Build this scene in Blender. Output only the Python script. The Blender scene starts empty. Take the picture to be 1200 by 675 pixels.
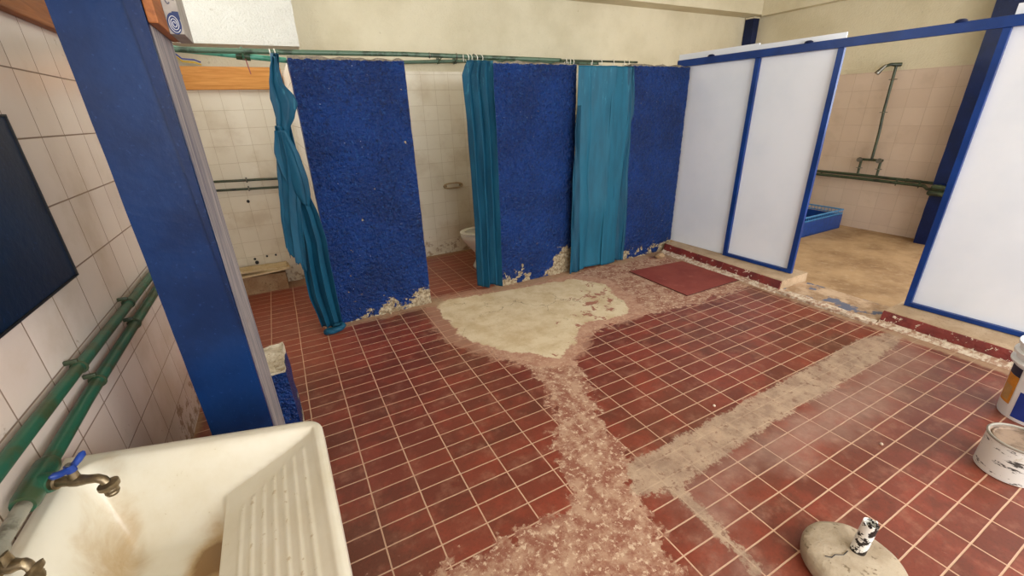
import bpy, bmesh, math, random
import numpy as np
from mathutils import Vector, Matrix, noise as mnoise
random.seed(7)
S = bpy.context.scene
COL = S.collection
PI = math.pi

# ------------------------------------------------------------------ materials
def lin(h):
    if isinstance(h, str):
        h = h.lstrip('#'); c = [int(h[i:i+2], 16)/255 for i in (0, 2, 4)]
    else:
        c = [x/255 for x in h]
    return tuple(x/12.92 if x <= .04045 else ((x+.055)/1.055)**2.4 for x in c) + (1,)

class Mt:
    """small node writer"""
    def __init__(s, name, rough=.6, spec=.5, metal=0):
        s.m = bpy.data.materials.new(name); s.m.use_nodes = True
        s.nt = s.m.node_tree; s.N = s.nt.nodes; s.N.clear()
        s.out = s.N.new('ShaderNodeOutputMaterial'); s.b = s.N.new('ShaderNodeBsdfPrincipled')
        s.nt.links.new(s.b.outputs[0], s.out.inputs[0])
        s.b.inputs['Roughness'].default_value = rough; s.b.inputs['Metallic'].default_value = metal
        s.b.inputs['Specular IOR Level'].default_value = spec
        s.pos = s.N.new('ShaderNodeNewGeometry').outputs['Position']
    def set(s, inp, v):
        if hasattr(v, 'is_output'): s.nt.links.new(v, inp)
        else: inp.default_value = v
    def noise(s, scale, detail=4, rough=.55, co=None, dist=0, color=False):
        n = s.N.new('ShaderNodeTexNoise'); s.set(n.inputs['Vector'], co or s.pos)
        n.inputs['Scale'].default_value = scale; n.inputs['Detail'].default_value = detail
        n.inputs['Roughness'].default_value = rough; n.inputs['Distortion'].default_value = dist
        return n.outputs['Color' if color else 'Fac']
    def voro(s, scale, feat='F1', co=None):
        n = s.N.new('ShaderNodeTexVoronoi'); n.feature = feat; s.set(n.inputs['Vector'], co or s.pos)
        n.inputs['Scale'].default_value = scale; return n.outputs['Distance']
    def warp(s, sc, amt):
        n = s.N.new('ShaderNodeVectorMath'); n.operation = 'MULTIPLY_ADD'
        s.set(n.inputs[0], s.noise(sc, 5, .65, color=True)); n.inputs[1].default_value = (amt,)*3; s.set(n.inputs[2], s.pos); return n.outputs[0]
    def math(s, op, a, b=0, c=0, clamp=False):
        n = s.N.new('ShaderNodeMath'); n.operation = op; n.use_clamp = clamp
        s.set(n.inputs[0], a); s.set(n.inputs[1], b); s.set(n.inputs[2], c); return n.outputs[0]
    def step(s, v, lo, hi):
        n = s.N.new('ShaderNodeMapRange'); n.interpolation_type = 'SMOOTHSTEP'
        s.set(n.inputs[0], v); n.inputs[1].default_value = lo; n.inputs[2].default_value = hi
        return n.outputs[0]
    def mix(s, f, a, b, mode='MIX'):
        n = s.N.new('ShaderNodeMix'); n.data_type = 'RGBA'; n.blend_type = mode
        s.set(n.inputs[0], f); s.set(n.inputs[6], a); s.set(n.inputs[7], b); return n.outputs[2]
    def sep(s, v):
        n = s.N.new('ShaderNodeSeparateXYZ'); s.set(n.inputs[0], v); return n.outputs
    def comb(s, x, y, z):
        n = s.N.new('ShaderNodeCombineXYZ')
        for i, q in enumerate((x, y, z)): s.set(n.inputs[i], q)
        return n.outputs[0]
    def attr(s, name):
        n = s.N.new('ShaderNodeAttribute'); n.attribute_name = name; return n.outputs['Fac']
    def brick(s, u, v, w, h, u0, v0, mortar, c1, c2, cm):
        vec = s.comb(s.math('SUBTRACT', u, u0 - 100*w), s.math('SUBTRACT', v, v0 - 100*h), 0)
        n = s.N.new('ShaderNodeTexBrick'); n.offset = 0; n.squash = 1
        s.set(n.inputs['Vector'], vec); n.inputs['Scale'].default_value = 1
        n.inputs['Color1'].default_value = c1; n.inputs['Color2'].default_value = c2; n.inputs['Mortar'].default_value = cm
        n.inputs['Mortar Size'].default_value = mortar; n.inputs['Mortar Smooth'].default_value = .3
        n.inputs['Brick Width'].default_value = w; n.inputs['Row Height'].default_value = h
        return n.outputs['Color'], n.outputs['Fac']
    def bump(s, h, strength=.3, dist=.01, prev=None):
        n = s.N.new('ShaderNodeBump'); n.inputs['Strength'].default_value = strength; n.inputs['Distance'].default_value = dist
        s.set(n.inputs['Height'], h)
        if prev is not None: s.set(n.inputs['Normal'], prev)
        return n.outputs[0]
    def done(s, color=None, rough=None, normal=None):
        if color is not None: s.set(s.b.inputs['Base Color'], color)
        if rough is not None: s.set(s.b.inputs['Roughness'], rough)
        if normal is not None: s.set(s.b.inputs['Normal'], normal)
        return s.m

def plain(name, col, rough=.5, metal=0, var=.12, scale=20, bump=0, spec=.5):
    q = Mt(name, rough, spec, metal)
    c = lin(col); d = tuple(x*(1-var*2.2) for x in c[:3]) + (1,)
    n = q.noise(scale)
    nm = q.bump(q.noise(scale*4), .3, bump) if bump else None
    return q.done(q.mix(q.step(n, .3, .7), c, d), normal=nm)

MAT = {}
def mat_plaster(name, col, col2, bumpd=.006, sc=45):
    q = Mt(name, .9, .2)
    n = q.noise(1.7, 6, .6); f = q.noise(sc, 3); g = q.noise(sc*3, 3)
    c = q.mix(q.step(n, .35, .7), lin(col), lin(col2))
    c = q.mix(q.math('MULTIPLY', q.step(q.noise(14, 5, .7), .66, .74), .45), c, lin('#8f7f63'))
    b = q.bump(f, .55, bumpd); b = q.bump(g, .4, bumpd*.4, b)
    return q.done(c, normal=b)
MAT['plaster'] = mat_plaster('cream_plaster', '#d6cdb3', '#c8bea2', .01, 50)
MAT['white_plaster'] = mat_plaster('white_lumpy_plaster', '#cfcdc4', '#c2bfb3', .02, 60)
MAT['ceiling'] = mat_plaster('ceiling_paint', '#dcd6bf', '#cfc7ab', .003)

def mat_tile(name, axes, w, h, u0, v0, c1, c2, cm, stain='#a58a5e', stainamt=.35, rough=.3, mortar=.003, dirtz=None):
    q = Mt(name, rough)
    o = q.sep(q.pos); u, v = o[axes[0]], o[axes[1]]
    c, f = q.brick(u, v, w, h, u0, v0, mortar, lin(c1), lin(c2), lin(cm))
    n = q.noise(2.3, 6, .6); m = q.math('MULTIPLY', q.step(n, .48, .72), stainamt)
    c = q.mix(m, c, lin(stain))
    sp = q.step(q.noise(9, 6, .75), .70, .74)
    if dirtz:
        low = q.step(o[2], dirtz, 0.0); sp2 = q.step(q.math('ADD', q.noise(12, 6, .7), q.math('MULTIPLY', low, .18)), .66, .76)
        c = q.mix(q.math('MULTIPLY', sp2, .7), c, lin('#8a6a45'))
    c = q.mix(q.math('MULTIPLY', sp, .5), c, lin('#7d6145'))
    b = q.bump(q.math('SUBTRACT', 1, f), .6, .002)
    b = q.bump(q.noise(6, 2), .12, .01, b)
    r = q.mix(f, (rough,)*3+(1,), (.8,)*3+(1,))
    return q.done(c, rough=r, normal=b)
MAT['tile_left'] = mat_tile('pinkish_white_wall_tile', (1, 2), .205, .2185, 2.185, 1.554, '#e2d3c8', '#d9c8bc', '#8d7767', rough=.22, stainamt=.3, dirtz=.5)
MAT['tile_back'] = mat_tile('cream_wall_tile', (0, 2), .152, .15, 1.494, 1.376, '#e6decb', '#dfd6c1', '#c6b99f', rough=.35, stainamt=.35, mortar=.0016, dirtz=.35)
MAT['tile_side'] = mat_tile('cream_side_tile', (1, 2), .152, .15, 3.5, 1.376, '#f0ece0', '#e9e4d4', '#b3a58c', rough=.35, stainamt=.2, mortar=.002)
MAT['tile_shower'] = mat_tile('pinkish_shower_tile', (1, 2), .2, .2, 2.0, .09, '#d2bdab', '#cbb5a3', '#bfa996', rough=.45, stainamt=.45, mortar=.002, stain='#a58f78')

# rough blue painted plaster with chips
def mat_blue_wall():
    q = Mt('rough_blue_wall_paint', .42, .3)
    o = q.sep(q.pos)
    n = q.noise(3, 5, .6)
    c = q.mix(q.step(n, .3, .7), lin('#083274'), lin('#06255a'))
    c = q.mix(q.math('MULTIPLY', q.step(q.noise(48, 4, .72), .54, .66), .42), c, lin('#2c5f9e'))  # glints on the lumps, painted in as lighter blue
    c = q.mix(q.math('MULTIPLY', q.step(q.noise(38, 4, .7), .52, .66), .6), c, lin('#030d2c'))  # shade in the pits, painted in as very dark blue
    low = q.step(o[2], .7, 0.0); blot = q.step(q.noise(3.1, 2), .34, .60)
    pz = q.math('ADD', q.noise(17, 6, .68), q.math('MULTIPLY', low, .10))
    chip = q.step(pz, .725, .735)
    near = q.step(q.math('ADD', q.noise(9, 6, .65), q.math('MULTIPLY', q.math('MULTIPLY', q.step(o[2], .24, -.03), blot), .30)), .70, .712)
    blob = -1.0
    for (bx0, bz0, br) in ((.90, .02, .13), (.60, .0, .10), (.42, .0, .05), (2.49, .02, .24), (2.30, -.01, .10), (1.75, -.02, .09), (3.90, .0, .12), (3.25, -.02, .07)):
        dx = q.math('SUBTRACT', o[0], bx0); dz = q.math('SUBTRACT', o[2], bz0)
        d = q.math('SQRT', q.math('ADD', q.math('MULTIPLY', dx, dx), q.math('MULTIPLY', dz, dz)))
        e = q.math('SUBTRACT', br, d); blob = e if blob == -1.0 else q.math('MAXIMUM', blob, e)
    bl = q.step(q.math('ADD', blob, q.math('MULTIPLY', q.math('SUBTRACT', q.noise(13, 6, .68), .5), .42)), -.005, .004)
    chip = q.math('MAXIMUM', chip, q.math('MAXIMUM', near, bl))
    speck = q.step(q.voro(17), .055, .035)
    sg = q.math('MULTIPLY', speck, q.step(q.noise(2.5, 2), .47, .53))
    white = q.mix(q.step(q.noise(34, 6, .7), .38, .62), lin('#c3b498'), lin('#8a765a'))
    c = q.mix(chip, c, white); c = q.mix(q.math('MULTIPLY', sg, .9), c, lin('#b9c0cf'))
    cap = q.step(q.math('ADD', o[2], q.math('MULTIPLY', q.noise(25, 4), .03)), 1.967, 1.972)
    c = q.mix(cap, c, q.mix(q.noise(40, 3), lin('#a89f8b'), lin('#6c6153')))
    b = q.bump(q.noise(42, 3, .62), 1.0, .035); b = q.bump(q.noise(120, 2), .5, .004, b); b = q.bump(q.noise(14, 2), .3, .02, b)
    b = q.bump(q.math('SUBTRACT', 1, q.math('MAXIMUM', chip, 0)), .6, .006, b)
    r = q.mix(q.math('MAXIMUM', chip, cap), (.35,)*3+(1,), (.95,)*3+(1,))
    return q.done(c, rough=r, normal=b)
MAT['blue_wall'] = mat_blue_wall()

def mat_blue(name, a='#113a86', b='#0b2a66', rough=.38, chips=True):
    q = Mt(name, rough, .28)
    c = q.mix(q.step(q.noise(4, 5), .35, .65), lin(a), lin(b))
    if chips:
        c = q.mix(q.step(q.noise(55, 5, .72), .735, .75), c, lin('#b8b9bb'))
        c = q.mix(q.math('MULTIPLY', q.step(q.noise(70, 4), .62, .7), .18), c, lin('#3c5f9a'))
    bb = q.bump(q.noise(30, 3), .3, .004)
    return q.done(c, normal=bb)
MAT['blue_paint'] = mat_blue('glossy_blue_paint', '#0a2a66', '#071f50')
MAT['blue_pillar'] = mat_blue('blue_pillar_paint', '#0a2b5a', '#072048', .32)
MAT['blue_dark'] = mat_blue('dark_blue_panel_paint', '#0a2440', '#081b32', .4)
MAT['blue_dark2'] = mat_blue('navy_strip', '#0a2450', '#081d42', .35)
MAT['blue_frame'] = mat_blue('blue_frame_paint', '#143a80', '#10306c', .33, False)
MAT['blue_column'] = mat_blue('blue_column_paint', '#0b1d49', '#081639', .3)

def mat_wood(name, a, b, axis=1, rough=.6):
    q = Mt(name, rough)
    o = q.sep(q.pos); sc = [30, 30, 30]; sc[axis] = 2.2
    v = q.comb(*[q.math('MULTIPLY', o[i], sc[i]) for i in range(3)])
    n = q.noise(1.0, 5, .6, v, dist=1.2)
    c = q.mix(q.step(n, .3, .7), lin(a), lin(b))
    kn = q.step(q.voro(3.2), .09, .03)
    c = q.mix(q.math('MULTIPLY', kn, .7), c, lin('#6b3b14'))
    return q.done(c, normal=q.bump(n, .3, .003))
MAT['wood_orange'] = mat_wood('fresh_orange_pine', '#dc9c4e', '#c27e30', 0)
MAT['wood_brown'] = mat_wood('brown_board', '#a5622d', '#7d4418', 1)
MAT['wood_grey'] = mat_wood('weathered_grey_board', '#a59c97', '#66636f', 2, .8)

MAT['pipe'] = None
def mat_pipe(name, a, b, amt=(.5, .62)):
    q = Mt(name, .4)
    c = q.mix(q.step(q.noise(9, 5, .65), *amt), lin(a), lin(b))
    return q.done(c, normal=q.bump(q.noise(60, 3), .25, .003))
MAT['pipe'] = mat_pipe('green_pipe_paint', '#225641', '#38482f', (.46, .6))
MAT['pipe_light'] = mat_pipe('pale_green_pipe_paint', '#5ba58d', '#3f8a72')
MAT['pipe_olive'] = mat_pipe('faded_olive_pipe_paint', '#4d6653', '#2c3c2d')
MAT['pipe_dark'] = mat_pipe('dark_olive_pipe_paint', '#39442f', '#232b20')
MAT['pipe_grey'] = mat_pipe('bare_grey_pipe', '#8d8a7d', '#5d594c')
MAT['brass'] = plain('worn_brass', '#a08f74', .4, 1, .2, 40, .002)
MAT['handle_blue'] = plain('blue_tap_handle_enamel', '#143c90', .35)
MAT['steel'] = plain('dull_steel', '#8f8d86', .4, 1)
MAT['ring'] = plain('white_ring_plastic', '#e9e3d3', .4)
MAT['black'] = plain('black_bolt', '#17181d', .5)

def mat_cloth(name, a, b):
    q = Mt(name, .62, .35)
    o = q.sep(q.pos)
    v = q.comb(q.math('MULTIPLY', o[0], 6), o[1], q.math('MULTIPLY', o[2], 1.1))
    n = q.noise(3.0, 5, .6, v)
    c = q.mix(q.step(n, .35, .7), lin(a), lin(b))
    w = q.step(q.math('ADD', q.noise(7, 6, .7, v), q.math('MULTIPLY', q.step(o[2], 1.2, 2.0), .12)), .66, .78)
    c = q.mix(q.math('MULTIPLY', w, .45), c, lin('#4690a6'))
    return q.done(c, normal=q.bump(q.noise(9, 3), .25, .01))
MAT['curtain'] = mat_cloth('teal_curtain_cloth', '#0a4d68', '#083f58')
MAT['curtain_pale'] = mat_cloth('faded_teal_curtain_cloth', '#125d78', '#0f5069')

def mat_panel():
    q = Mt('white_laminate_sheet', .18)
    c = q.mix(q.step(q.noise(1.5, 5), .35, .7), lin('#e9edf4'), lin('#dfe5ee'))
    c = q.mix(q.step(q.noise(22, 6, .75), .775, .785), c, lin('#8e98a3'))
    return q.done(c)
MAT['panel'] = mat_panel()

def mat_concrete(name, a, b, c3, bump=.01, sc=25):
    q = Mt(name, .92, .2)
    c = q.mix(q.step(q.noise(sc/5, 6, .65), .35, .65), lin(a), lin(b))
    c = q.mix(q.step(q.noise(sc*2, 3), .6, .72), c, lin(c3))
    bb = q.bump(q.noise(sc, 5, .65), .6, bump)
    return q.done(c, normal=bb)
MAT['concrete'] = mat_concrete('grey_concrete', '#b3a48f', '#9b8a74', '#7d6d59')
MAT['concrete_tan'] = mat_concrete('tan_cement_top', '#bda58a', '#a88f73', '#8f765c', .006)
MAT['rough_cement'] = mat_concrete('crumbly_cement', '#cfc3ad', '#a9987d', '#85704f', .03, 30)
MAT['brick'] = mat_concrete('dusty_brick', '#ab9070', '#947556', '#6d543a', .02, 30)
MAT['broken_tile'] = mat_concrete('broken_ceramic_backs', '#d8c6a2', '#c3ab80', '#a98f66', .004)

def mat_riser():
    q = Mt('chipped_red_paint', .5)
    c = q.mix(q.step(q.noise(6, 5), .35, .65), lin('#7e2c24'), lin('#631f1b'))
    o = q.sep(q.pos)
    ch = q.step(q.math('ADD', q.noise(22, 6, .7), q.math('MULTIPLY', q.step(o[2], .06, -.01), .2)), .61, .63)
    c = q.mix(ch, c, q.mix(q.noise(50), lin('#e5dccb'), lin('#b49a80')))
    return q.done(c, normal=q.bump(q.noise(28, 4), .7, .012))
MAT['riser'] = mat_riser()
def mat_mortar():
    q = Mt('flaking_white_mortar', .9, .2)
    c = q.mix(q.step(q.noise(28, 5, .7), .42, .6), lin('#d6c7b2'), lin('#a88670'))
    return q.done(c, normal=q.bump(q.noise(40, 4), .8, .012))
MAT['mortar'] = mat_mortar()
def mat_sill():
    q = Mt('worn_sill_cement', .9, .2)
    c = q.mix(q.step(q.noise(9, 6, .65), .4, .62), lin('#bda287'), lin('#9c7f63'))
    c = q.mix(q.step(q.noise(5, 5, .6), .54, .58), c, lin('#66697a'))
    return q.done(c, normal=q.bump(q.noise(30, 4), .6, .008))
MAT['sill'] = mat_sill()

def mat_mat():
    q = Mt('dusty_red_mat', .7)
    c = q.mix(q.step(q.noise(3.5, 6, .65), .35, .68), lin('#7d3026'), lin('#8c3f32'))
    c = q.mix(q.math('MULTIPLY', q.step(q.noise(11, 6, .7), .56, .74), .4), c, lin('#a8705c'))
    return q.done(c, normal=q.bump(q.noise(60, 3), .2, .003))
MAT['mat'] = mat_mat()

def mat_ceramic():
    q = Mt('white_ceramic', .12)
    return q.done(lin('#ece8dc'))
MAT['ceramic'] = mat_ceramic()
def mat_sink():
    q = Mt('stained_cream_sink', .32)
    o = q.sep(q.pos); st = q.attr('stain'); rdg = q.attr('ridge')
    n = q.noise(5, 6, .65)
    c = q.mix(q.step(n, .35, .75), lin('#e3ddcd'), lin('#d9d0ba'))
    m = q.step(q.math('ADD', q.math('MULTIPLY', st, .9), q.math('MULTIPLY', q.math('SUBTRACT', q.noise(6, 6, .65, dist=.6), .5), 1.1)), .2, .85)
    c = q.mix(q.math('MULTIPLY', m, .75), c, lin('#b08a4c'))
    m2 = q.step(q.math('ADD', st, q.math('MULTIPLY', q.math('SUBTRACT', q.noise(12, 6, .7, dist=.8), .5), 1.2)), .85, 1.25)
    c = q.mix(q.math('MULTIPLY', m2, .7), c, lin('#7a5220'))
    c = q.mix(q.math('MULTIPLY', q.step(q.math('ADD', q.noise(40, 4, .7), q.math('MULTIPLY', rdg, .1)), .68, .76), .5), c, lin('#a88b5a'))
    return q.done(c, normal=q.bump(q.noise(50, 2), .08, .003))
MAT['sink'] = mat_sink()

def mat_floor():
    q = Mt('worn_red_floor_tile', .5)
    o = q.sep(q.pos)
    wob = q.math('MULTIPLY', q.math('SUBTRACT', q.noise(5, 3), .5), .012)
    wob = q.math('MULTIPLY', wob, .35); u = q.math('ADD', o[0], wob); v = q.math('ADD', o[1], wob)
    c, f = q.brick(u, v, .198, .1, .061, .0776, .0036, lin('#7e3827'), lin('#652e1f'), lin('#c9a488'))
    # tile body: patchy brown and red
    big = q.noise(1.3, 5, .6); fine = q.noise(9, 7, .68)
    c = q.mix(q.math('MULTIPLY', q.step(big, .42, .66), .6), c, q.mix(f, lin('#5e3826'), lin('#b08a70')))
    med = q.noise(4.2, 6, .7); c = q.mix(q.math('MULTIPLY', q.step(med, .46, .66), .45), c, q.mix(f, lin('#97402c'), lin('#c39a80')))
    c = q.mix(q.math('MULTIPLY', q.step(q.noise(90, 4, .75), .48, .7), .38), c, q.mix(f, lin('#3c1d14'), lin('#a58468')))
    c = q.mix(q.math('MULTIPLY', q.step(fine, .48, .74), .42), c, lin('#a8765f'))
    c = q.mix(q.math('MULTIPLY', q.step(q.noise(26, 5, .7), .66, .74), .55), c, lin('#cfa793'))
    far = q.step(q.attr('stallfloor'), -.2, .2)
    c = q.mix(q.math('MULTIPLY', far, .45), c, q.mix(f, lin('#a9563f'), lin('#cc9f80')))
    n1 = q.math('SUBTRACT', q.noise(4.5, 7, .66), .5); n2 = q.math('SUBTRACT', q.noise(16, 6, .68), .5)
    n3 = q.math('SUBTRACT', q.noise(60, 4, .7), .5)
    def mask(name, a1, a2, a3, lo, hi):
        s_ = q.math('ADD', q.attr(name), q.math('MULTIPLY', n1, a1))
        s_ = q.math('ADD', s_, q.math('MULTIPLY', n2, a2)); s_ = q.math('ADD', s_, q.math('MULTIPLY', n3, a3))
        return q.step(s_, lo, hi)
    dust = mask('dust', .5, .2, .05, -.06, .28)
    dcol = q.mix(q.step(n2, -.2, .2), lin('#a58a7a'), lin('#927264'))
    c = q.mix(q.math('MULTIPLY', dust, .62), c, dcol)
    # worn pinkish screed
    pink = mask('pink', .22, .34, .10, -.012, .014)
    pc = q.mix(q.step(q.noise(11, 7, .72), .40, .62), lin('#8b5845'), lin('#b39077'))
    pc = q.mix(q.step(q.noise(38, 5, .72), .53, .62), pc, lin('#cdb197'))
    pc = q.mix(q.math('MULTIPLY', q.step(q.noise(55, 5, .7), .6, .66), .8), pc, lin('#7e3a2f'))
    c = q.mix(pink, c, pc)
    conc = mask('conc', .06, .08, .10, -.010, .012)
    cc = q.mix(q.step(q.noise(7, 7, .7), .38, .65), lin('#b49c83'), lin('#957d69'))
    cc = q.mix(q.math('MULTIPLY', q.step(q.noise(20, 6, .74), .54, .64), .8), cc, lin('#7b5a49'))
    c = q.mix(q.math('MULTIPLY', conc, .86), c, cc)
    halo = mask('cream', .3, .2, .08, -.16, -.10)
    c = q.mix(q.math('MULTIPLY', halo, .55), c, lin('#b98f76'))
    cream = mask('cream', .16, .10, .03, -.012, .008)
    flake = q.step(q.math('ADD', q.noise(9, 8, .72, dist=.5), q.math('MULTIPLY', q.attr('flake'), .3)), .62, .635)
    crc = q.mix(q.step(q.noise(5, 6, .65), .35, .7), lin('#d6c4a4'), lin('#bfa883'))
    crc = q.mix(q.math('MULTIPLY', q.step(q.noise(80, 3, .7), .62, .7), .5), crc, lin('#8e7758'))
    crc = q.mix(q.math('MULTIPLY', q.step(q.noise(17, 7, .75), .55, .68), .4), crc, lin('#a98a66'))
    crk = q.step(q.voro(1.7, 'DISTANCE_TO_EDGE', q.warp(3.5, .35)), .0055, .001)
    crc = q.mix(q.math('MULTIPLY', crk, q.math('MULTIPLY', q.step(q.noise(1.6, 2), .5, .58), .75)), crc, lin('#5f4a38'))
    crc = q.mix(flake, crc, lin('#9c6653'))
    c = q.mix(cream, c, crc)
    sand = mask('sand', .10, .08, .03, -.02, .03)
    c = q.mix(q.math('MULTIPLY', sand, .85), c, q.mix(q.noise(30, 5), lin('#b89a7c'), lin('#8a6a50')))
    anym = q.math('MAXIMUM', q.math('MAXIMUM', pink, conc), q.math('MAXIMUM', cream, sand))
    keep = q.math('SUBTRACT', 1, anym)
    b = q.bump(q.math('MULTIPLY', q.math('SUBTRACT', 1, f), keep), .5, .003)
    b = q.bump(q.math('ADD', q.math('MULTIPLY', cream, .5), q.math('MULTIPLY', q.noise(45, 5, .7), q.math('ADD', .15, q.math('MULTIPLY', anym, .6)))), .5, .008, b)
    r = q.mix(q.math('MAXIMUM', anym, q.math('MULTIPLY', dust, .8)), (.42,)*3+(1,), (.92,)*3+(1,))
    return q.done(c, rough=r, normal=b)
MAT['floor'] = mat_floor()
def mat_sand():
    q = Mt('sandy_shower_floor', .8, .3)
    c = q.mix(q.step(q.noise(2.2, 7, .66), .35, .68), lin('#b4946f'), lin('#8e6f4f'))
    c = q.mix(q.math('MULTIPLY', q.step(q.noise(12, 6, .7), .5, .7), .5), c, lin('#c0a585'))
    return q.done(c, normal=q.bump(q.noise(18, 5, .65), .4, .008))
MAT['sand'] = mat_sand()

# ------------------------------------------------------------------ mesh helpers
def link(name, bm, mat, parent=None, smooth=False, auto=True):
    bmesh.ops.recalc_face_normals(bm, faces=bm.faces)
    me = bpy.data.meshes.new(name); bm.to_mesh(me); bm.free()
    for m in (mat if isinstance(mat, (list, tuple)) else [mat]): me.materials.append(MAT[m] if isinstance(m, str) else m)
    if smooth:
        me.polygons.foreach_set('use_smooth', [True]*len(me.polygons))
    o = bpy.data.objects.new(name, me); COL.objects.link(o)
    if parent is not None:
        o.parent = parent
        o.matrix_parent_inverse = Matrix.Translation(-parent.location)
    if smooth and auto:
        try:
            me.set_sharp_from_angle(angle=math.radians(45))
        except Exception: pass
    return o
def tag(o, label, cat, group=None, kind=None):
    o['label'] = label; o['category'] = cat
    if group: o['group'] = group
    if kind: o['kind'] = kind
    return o
def thing(name, loc, label, cat, group=None):
    o = bpy.data.objects.new(name, None); o.location = loc; COL.objects.link(o); o.empty_display_size = .1
    return tag(o, label, cat, group)
def struct(o):
    o['kind'] = 'structure'; return o

def box(bm, lo, hi, bev=0, seg=2, M=None):
    r = bmesh.ops.create_cube(bm, size=1)
    vs = r['verts']
    for v in vs:
        v.co = Vector([lo[i] + (v.co[i]+.5)*(hi[i]-lo[i]) for i in range(3)])
    if bev:
        es = list({e for v in vs for e in v.link_edges})
        g = bmesh.ops.bevel(bm, geom=es, offset=bev, segments=seg, affect='EDGES', profile=.5)
        vs = list({v for v in vs if v.is_valid} | set(g['verts']))
    if M is not None:
        for v in vs: v.co = M @ v.co
    return vs
def B(*a, **k):
    bm = bmesh.new(); box(bm, *a, **k); return bm
def tube(bm, pts, r, seg=12, caps=True):
    pts = [Vector(p) for p in pts]; rs = r if isinstance(r, (list, tuple)) else [r]*len(pts)
    rings = []; up = None
    for i, p in enumerate(pts):
        if i == 0: t = pts[1]-p
        elif i == len(pts)-1: t = p-pts[i-1]
        else: t = (pts[i+1]-p).normalized() + (p-pts[i-1]).normalized()
        t.normalize()
        if up is None: up = Vector((0, 0, 1)) if abs(t.z) < .9 else Vector((1, 0, 0))
        a = t.cross(up).normalized(); b = a.cross(t).normalized(); up = b
        rings.append([bm.verts.new(p + rs[i]*(a*math.cos(k*2*PI/seg) + b*math.sin(k*2*PI/seg))) for k in range(seg)])
    for q, w in zip(rings, rings[1:]):
        for k in range(seg): bm.faces.new((q[k], q[(k+1) % seg], w[(k+1) % seg], w[k]))
    if caps:
        bm.faces.new(rings[0][::-1]); bm.faces.new(rings[-1])
    return rings
def lathe(bm, prof, seg=32, M=None):
    """profile of (radius, z); closed at the axis where radius is 0"""
    rings = []
    for r, z in prof:
        if r < 1e-6: rings.append([bm.verts.new((0, 0, z))])
        else: rings.append([bm.verts.new((r*math.cos(k*2*PI/seg), r*math.sin(k*2*PI/seg), z)) for k in range(seg)])
    for a, b in zip(rings, rings[1:]):
        for k in range(seg):
            k2 = (k+1) % seg
            if len(a) == 1 and len(b) == 1: continue
            if len(a) == 1: bm.faces.new((a[0], b[k], b[k2]))
            elif len(b) == 1: bm.faces.new((a[k], a[k2], b[0]))
            else: bm.faces.new((a[k], a[k2], b[k2], b[k]))
    if M is not None:
        for ring in rings:
            for v in ring: v.co = M @ v.co
def torus(bm, c, R, r, axis='x', seg=20, rs=8):
    vs = []
    for i in range(seg):
        a = 2*PI*i/seg; row = []
        for j in range(rs):
            b = 2*PI*j/rs; q = R + r*math.cos(b)
            p = (q*math.cos(a), q*math.sin(a), r*math.sin(b))
            p = {'x': (p[2], p[0], p[1]), 'y': (p[0], p[2], p[1]), 'z': p}[axis]
            row.append(bm.verts.new(Vector(c)+Vector(p)))
        vs.append(row)
    for i in range(seg):
        for j in range(rs):
            bm.faces.new((vs[i][j], vs[(i+1) % seg][j], vs[(i+1) % seg][(j+1) % rs], vs[i][(j+1) % rs]))
def gridbox(bm, lo, hi, step, amp=.004, freq=8, top=0, foot=0, seed=0, lump=0):
    """box cut into cells, its skin displaced by noise; top: extra raggedness of the top edge"""
    n = [max(1, round((hi[i]-lo[i])/step)) for i in range(3)]
    cache = {}
    def V(i, j, k):
        key = (i, j, k)
        if key not in cache:
            p = Vector([lo[a] + (hi[a]-lo[a])*(i, j, k)[a]/n[a] for a in range(3)])
            d = Vector((mnoise.noise(p*freq + Vector((seed, 0, 0))), mnoise.noise(p*freq + Vector((9, seed, 3))), mnoise.noise(p*freq + Vector((2, 8, seed)))))
            w = Vector((1, 1, 1))
            if k == 0: w.z = 0
            if lump:
                d = d + Vector((0, mnoise.noise(p*30+Vector((seed, 0, 7))) + .7*mnoise.noise(p*62+Vector((3, seed, 0))), 0))*(lump/amp)
            q = Vector([p[a] + d[a]*amp*w[a] for a in range(3)])
            if top and k == n[2]: q.z += top*mnoise.noise(p*14 + Vector((seed, 5, 5)))
            cache[key] = bm.verts.new(q)
        return cache[key]
    def quad(f, a, b):
        for i in range(a):
            for j in range(b):
                bm.faces.new([V(*f(i, j)), V(*f(i+1, j)), V(*f(i+1, j+1)), V(*f(i, j+1))])
    X, Y, Z = n
    quad(lambda i, j: (i, 0, j), X, Z); quad(lambda i, j: (i, Y, j), X, Z)
    quad(lambda i, j: (0, i, j), Y, Z); quad(lambda i, j: (X, i, j), Y, Z)
    quad(lambda i, j: (i, j, Z), X, Y); quad(lambda i, j: (i, j, 0), X, Y)

# ------------------------------------------------------------------ camera
H = 1.585
Rm = ((0.8809991976280903, -0.20701102100568977, 0.4254254940184505),
      (-0.4720960556969468, -0.32558309335962987, 0.8192197284695724),
      (-0.031076164081914305, -0.9225736211818308, -0.3845675305136895))
cam = bpy.data.cameras.new('camera'); co = bpy.data.objects.new('camera', cam); COL.objects.link(co)
cam.sensor_fit = 'HORIZONTAL'; cam.sensor_width = 36; cam.lens = 495/1200*36; cam.clip_start = .02
co.matrix_world = Matrix(((Rm[0][0], -Rm[0][1], -Rm[0][2], 0), (Rm[1][0], -Rm[1][1], -Rm[1][2], 0),
                          (Rm[2][0], -Rm[2][1], -Rm[2][2], H), (0, 0, 0, 1)))
S.camera = co

# ------------------------------------------------------------------ room shell
XL, YB, XR, YF, ZC = -.72, 4.80, 6.67, -2.2, 3.25     # faces of the walls, ceiling height
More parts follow.
